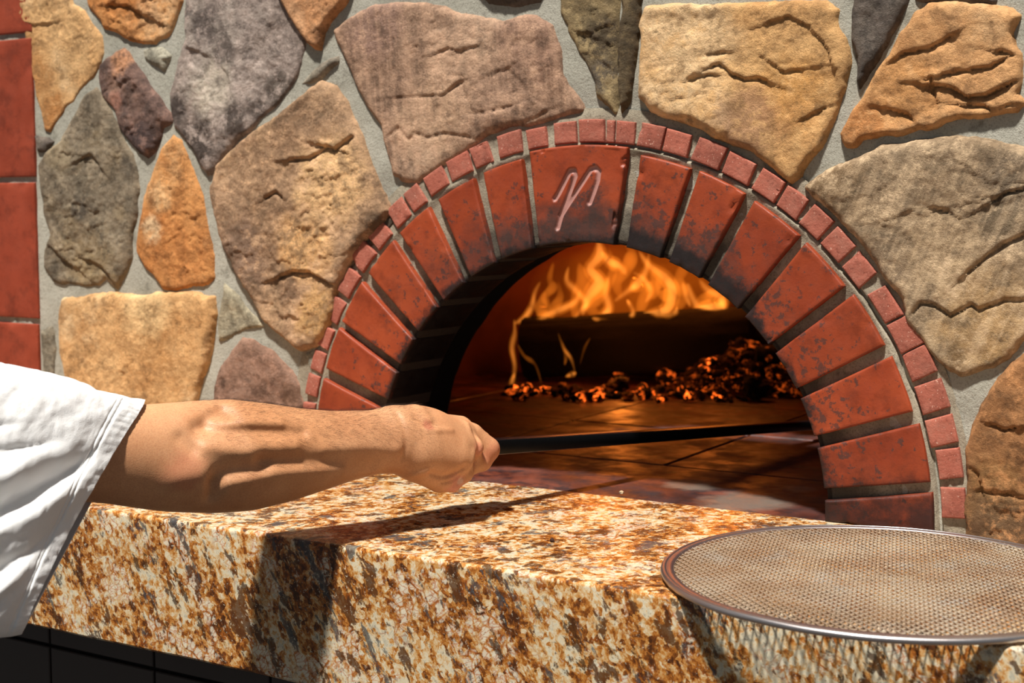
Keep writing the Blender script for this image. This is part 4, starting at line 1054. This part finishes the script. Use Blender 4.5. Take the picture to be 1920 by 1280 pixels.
def flame_material(name, col, st):
    m = bpy.data.materials.new(name); m.use_nodes = True; nt = m.node_tree; nt.nodes.clear()
    o = nt.nodes.new('ShaderNodeOutputMaterial'); e = nt.nodes.new('ShaderNodeEmission')
    e.inputs[0].default_value = (*col, 1); e.inputs[1].default_value = st
    nt.links.new(e.outputs[0], o.inputs['Volume']); return m
FL1 = flame_material('flame_core', (1.0, 0.33, 0.05), 27)
FL2 = flame_material('flame_body', (1.0, 0.24, 0.018), 13)
FL3 = flame_material('haze_glow', (1.0, 0.19, 0.008), 0.9)  # weak emission for the added glow haze
fire = empty('fire', (-0.45, 1.08, 0.0), 'orange flames rising from the charred logs at the back of the oven', 'fire')
def tongue(pts, r, mat, Y, flat=1.0, seed=0, name='flame'):
    """pts: list of 3-D points; r: list of radii"""
    P = np.array(pts); n = 26
    t = np.linspace(0, len(P) - 1, n)
    # Catmull-Rom
    def cr(A_, t):
        i = np.clip(np.floor(t).astype(int), 0, len(A_) - 2); f = (t - i)[:, None] if A_.ndim > 1 else t - i
        g = lambda k: A_[np.clip(i + k, 0, len(A_) - 1)]
        return 0.5 * ((2 * g(0)) + (-g(-1) + g(1)) * f + (2 * g(-1) - 5 * g(0) + 4 * g(1) - g(2)) * f * f + (-g(-1) + 3 * g(0) - 3 * g(1) + g(2)) * f ** 3)
    Cn = cr(P, t); u = np.linspace(0, 1, n)
    R = r * np.sin(math.pi * np.clip(u * 0.93 + 0.05, 0, 1)) ** 0.65 * (1 + 0.25 * vn(u * 6, seed * 1.0 + 0 * u, s=seed))
    d = np.gradient(Cn, axis=0); d /= np.linalg.norm(d, axis=1)[:, None] + 1e-9
    a1 = np.cross(d, (0, 1, 0)); a1 /= np.linalg.norm(a1, axis=1)[:, None] + 1e-9; a2 = np.cross(d, a1)
    na = 14; th = np.linspace(0, 2 * math.pi, na, endpoint=False)
    V = Cn[:, None] + (a1[:, None] * np.cos(th)[None, :, None] + a2[:, None] * (np.sin(th) * flat)[None, :, None]) * R[:, None, None]
    V = np.vstack([V.reshape(-1, 3), Cn[0:1] - d[0] * r * 0.2, Cn[-1:] + d[-1] * r * 0.6])
    F = [(i * na + j, i * na + (j + 1) % na, (i + 1) * na + (j + 1) % na, (i + 1) * na + j) for i in range(n - 1) for j in range(na)]
    F += [((j + 1) % na, j, n * na) for j in range(na)] + [((n - 1) * na + j, (n - 1) * na + (j + 1) % na, n * na + 1) for j in range(na)]
    return mesh_np(name, V, F, mat, fire)
Zp = lambda x, y: (880 + x * 0.3542, 440 + y * 0.3542)
FT = [([(225,800),(240,700),(225,600),(240,520),(238,450)],10,1,1.00),([(240,470),(290,440),(330,380),(345,310),(375,250)],11,1,1.02),([(295,520),(360,480),(400,430),(470,400),(560,355),(590,290)],14,1,1.03),
 ([(425,390),(400,330),(440,280),(425,230),(445,150)],13,2,1.05),([(530,470),(590,400),(620,360),(560,290),(515,240),(525,170)],11,1,1.05),([(600,420),(630,330),(690,250),(640,180),(690,110),(680,20)],24,1,1.06),
 ([(700,90),(740,140),(800,170),(830,210)],15,1,1.08),([(770,350),(850,290),(890,260),(935,190),(950,100)],16,1,1.05),([(845,445),(868,410),(850,370),(835,345)],9,1,1.04),([(925,415),(1000,410),(1050,390),(1075,300),(1040,230),(950,160),(900,90)],20,1,1.07),
 ([(1050,400),(1060,340),(1020,300),(1000,220)],20,2,1.10),([(1155,260),(1180,330),(1220,390),(1280,385),(1335,375),(1330,330),(1260,290),(1220,240)],19,1,1.12),([(685,460),(705,430),(740,390),(720,300),(740,220)],14,1,1.09),
 ([(470,520),(500,600),(540,660),(562,740)],5,1,.99),([(255,580),(290,640),(350,690),(385,800)],5,2,.99),([(640,545),(610,600),(585,690)],3.5,2,.99),([(220,820),(225,780),(240,730)],7,1,.98),
 ([(320,830),(370,815),(410,800)],5,1,.96),([(510,750),(540,740),(565,730)],7,1,.97),([(490,560),(510,640),(505,690)],5,2,.98),
 ([(330,520),(390,450),(380,380),(400,300)],18,2,1.08),([(560,450),(560,350),(600,250),(580,150)],20,2,1.10),([(700,440),(640,380),(700,300),(760,200),(740,80)],22,2,1.13),([(800,330),(780,250),(830,180),(860,100),(820,20)],18,2,1.10),
 ([(900,420),(930,330),(990,260),(980,180)],22,2,1.13),([(1100,400),(1130,330),(1110,230),(1160,150)],18,2,1.15),([(1190,400),(1240,340),(1300,330),(1340,380),(1360,420)],18,2,1.14),([(1345,430),(1350,390),(1330,350)],9,1,1.12),
 ([(430,480),(440,400),(480,330),(470,250)],12,2,1.04),([(980,430),(1080,420),(1100,380)],8,1,1.02),([(650,440),(690,450),(740,455)],7,1,1.02),([(1130,250),(1150,330),(1170,380)],9,1,1.1),([(870,200),(920,230),(960,300),(930,360)],10,1,1.08)]
for k, (pts, rp, mt, Y) in enumerate(FT):
    P = [on_wall(*Zp(*q), (Y if Y >= 1 else Y - 0.06) + 0.02 * math.sin(i * 1.9 + k)) for i, q in enumerate(pts)]
    if mt == 1:
        tongue(P, rp * 0.62 * 2.75 / FPX * 0.7, FL1, Y, 0.9, k + 1)
        tongue(P, rp * 1.2 * 2.75 / FPX * 0.7, FL2, Y, 0.8, k + 1)
    else: tongue(P, rp * 1.1 * 2.75 / FPX * 0.7, FL2, Y, 0.8, k + 1)
# added orange glow haze that brightens the background between the tongues
for k, (px, py, Y, rw, rh) in enumerate(((1100, 560, 1.14, .17, .085), (1200, 520, 1.18, .16, .10), (1290, 560, 1.18, .12, .08))):
    c = on_wall(px, py, Y); o = lump('glow_haze', FL3, 1.0, 60 + k, (rw, .07, rh), 4, 0.5)
    o.parent = fire; o.location = tuple(Vector(c.tolist()) - Vector(fire.location) - Vector((0, 0, rh)))
def plight(name, loc, e, r=0.06, col=(1.0, 0.23, 0.03)):
    l = bpy.data.lights.new(name, 'POINT'); l.energy = e; l.shadow_soft_size = r; l.color = col
    o = bpy.data.objects.new(name, l); o.location = loc; COL.objects.link(o)
plight('fire_glow', (-0.50, 1.02, 0.30), 1.1)
plight('fire_glow', (-0.28, 1.10, 0.28), 1.1)
plight('ember_glow', (-0.40, 0.90, 0.06), 0.35, 0.03, (1.0, 0.25, 0.03))

# ------------------------------------------------------------------ crumbs
for (q, r, col, lab) in (((1165, 926), .0028, (206, 176, 140), 'pale bread crumb on the dark hearth edge'), ((1035, 1016), .0026, (60, 34, 22), 'burnt dark crumb in the middle of the granite counter top')):
    p = on_floor(*q); o = lump('crumb', plain('crumb', col, .9), 1.0, int(q[0]), (1, 1, .8), 2, .4)
    o.location = (float(p[0]), float(p[1]), -0.0002); o.scale = (r, r, r); tag(o, lab, 'crumb')
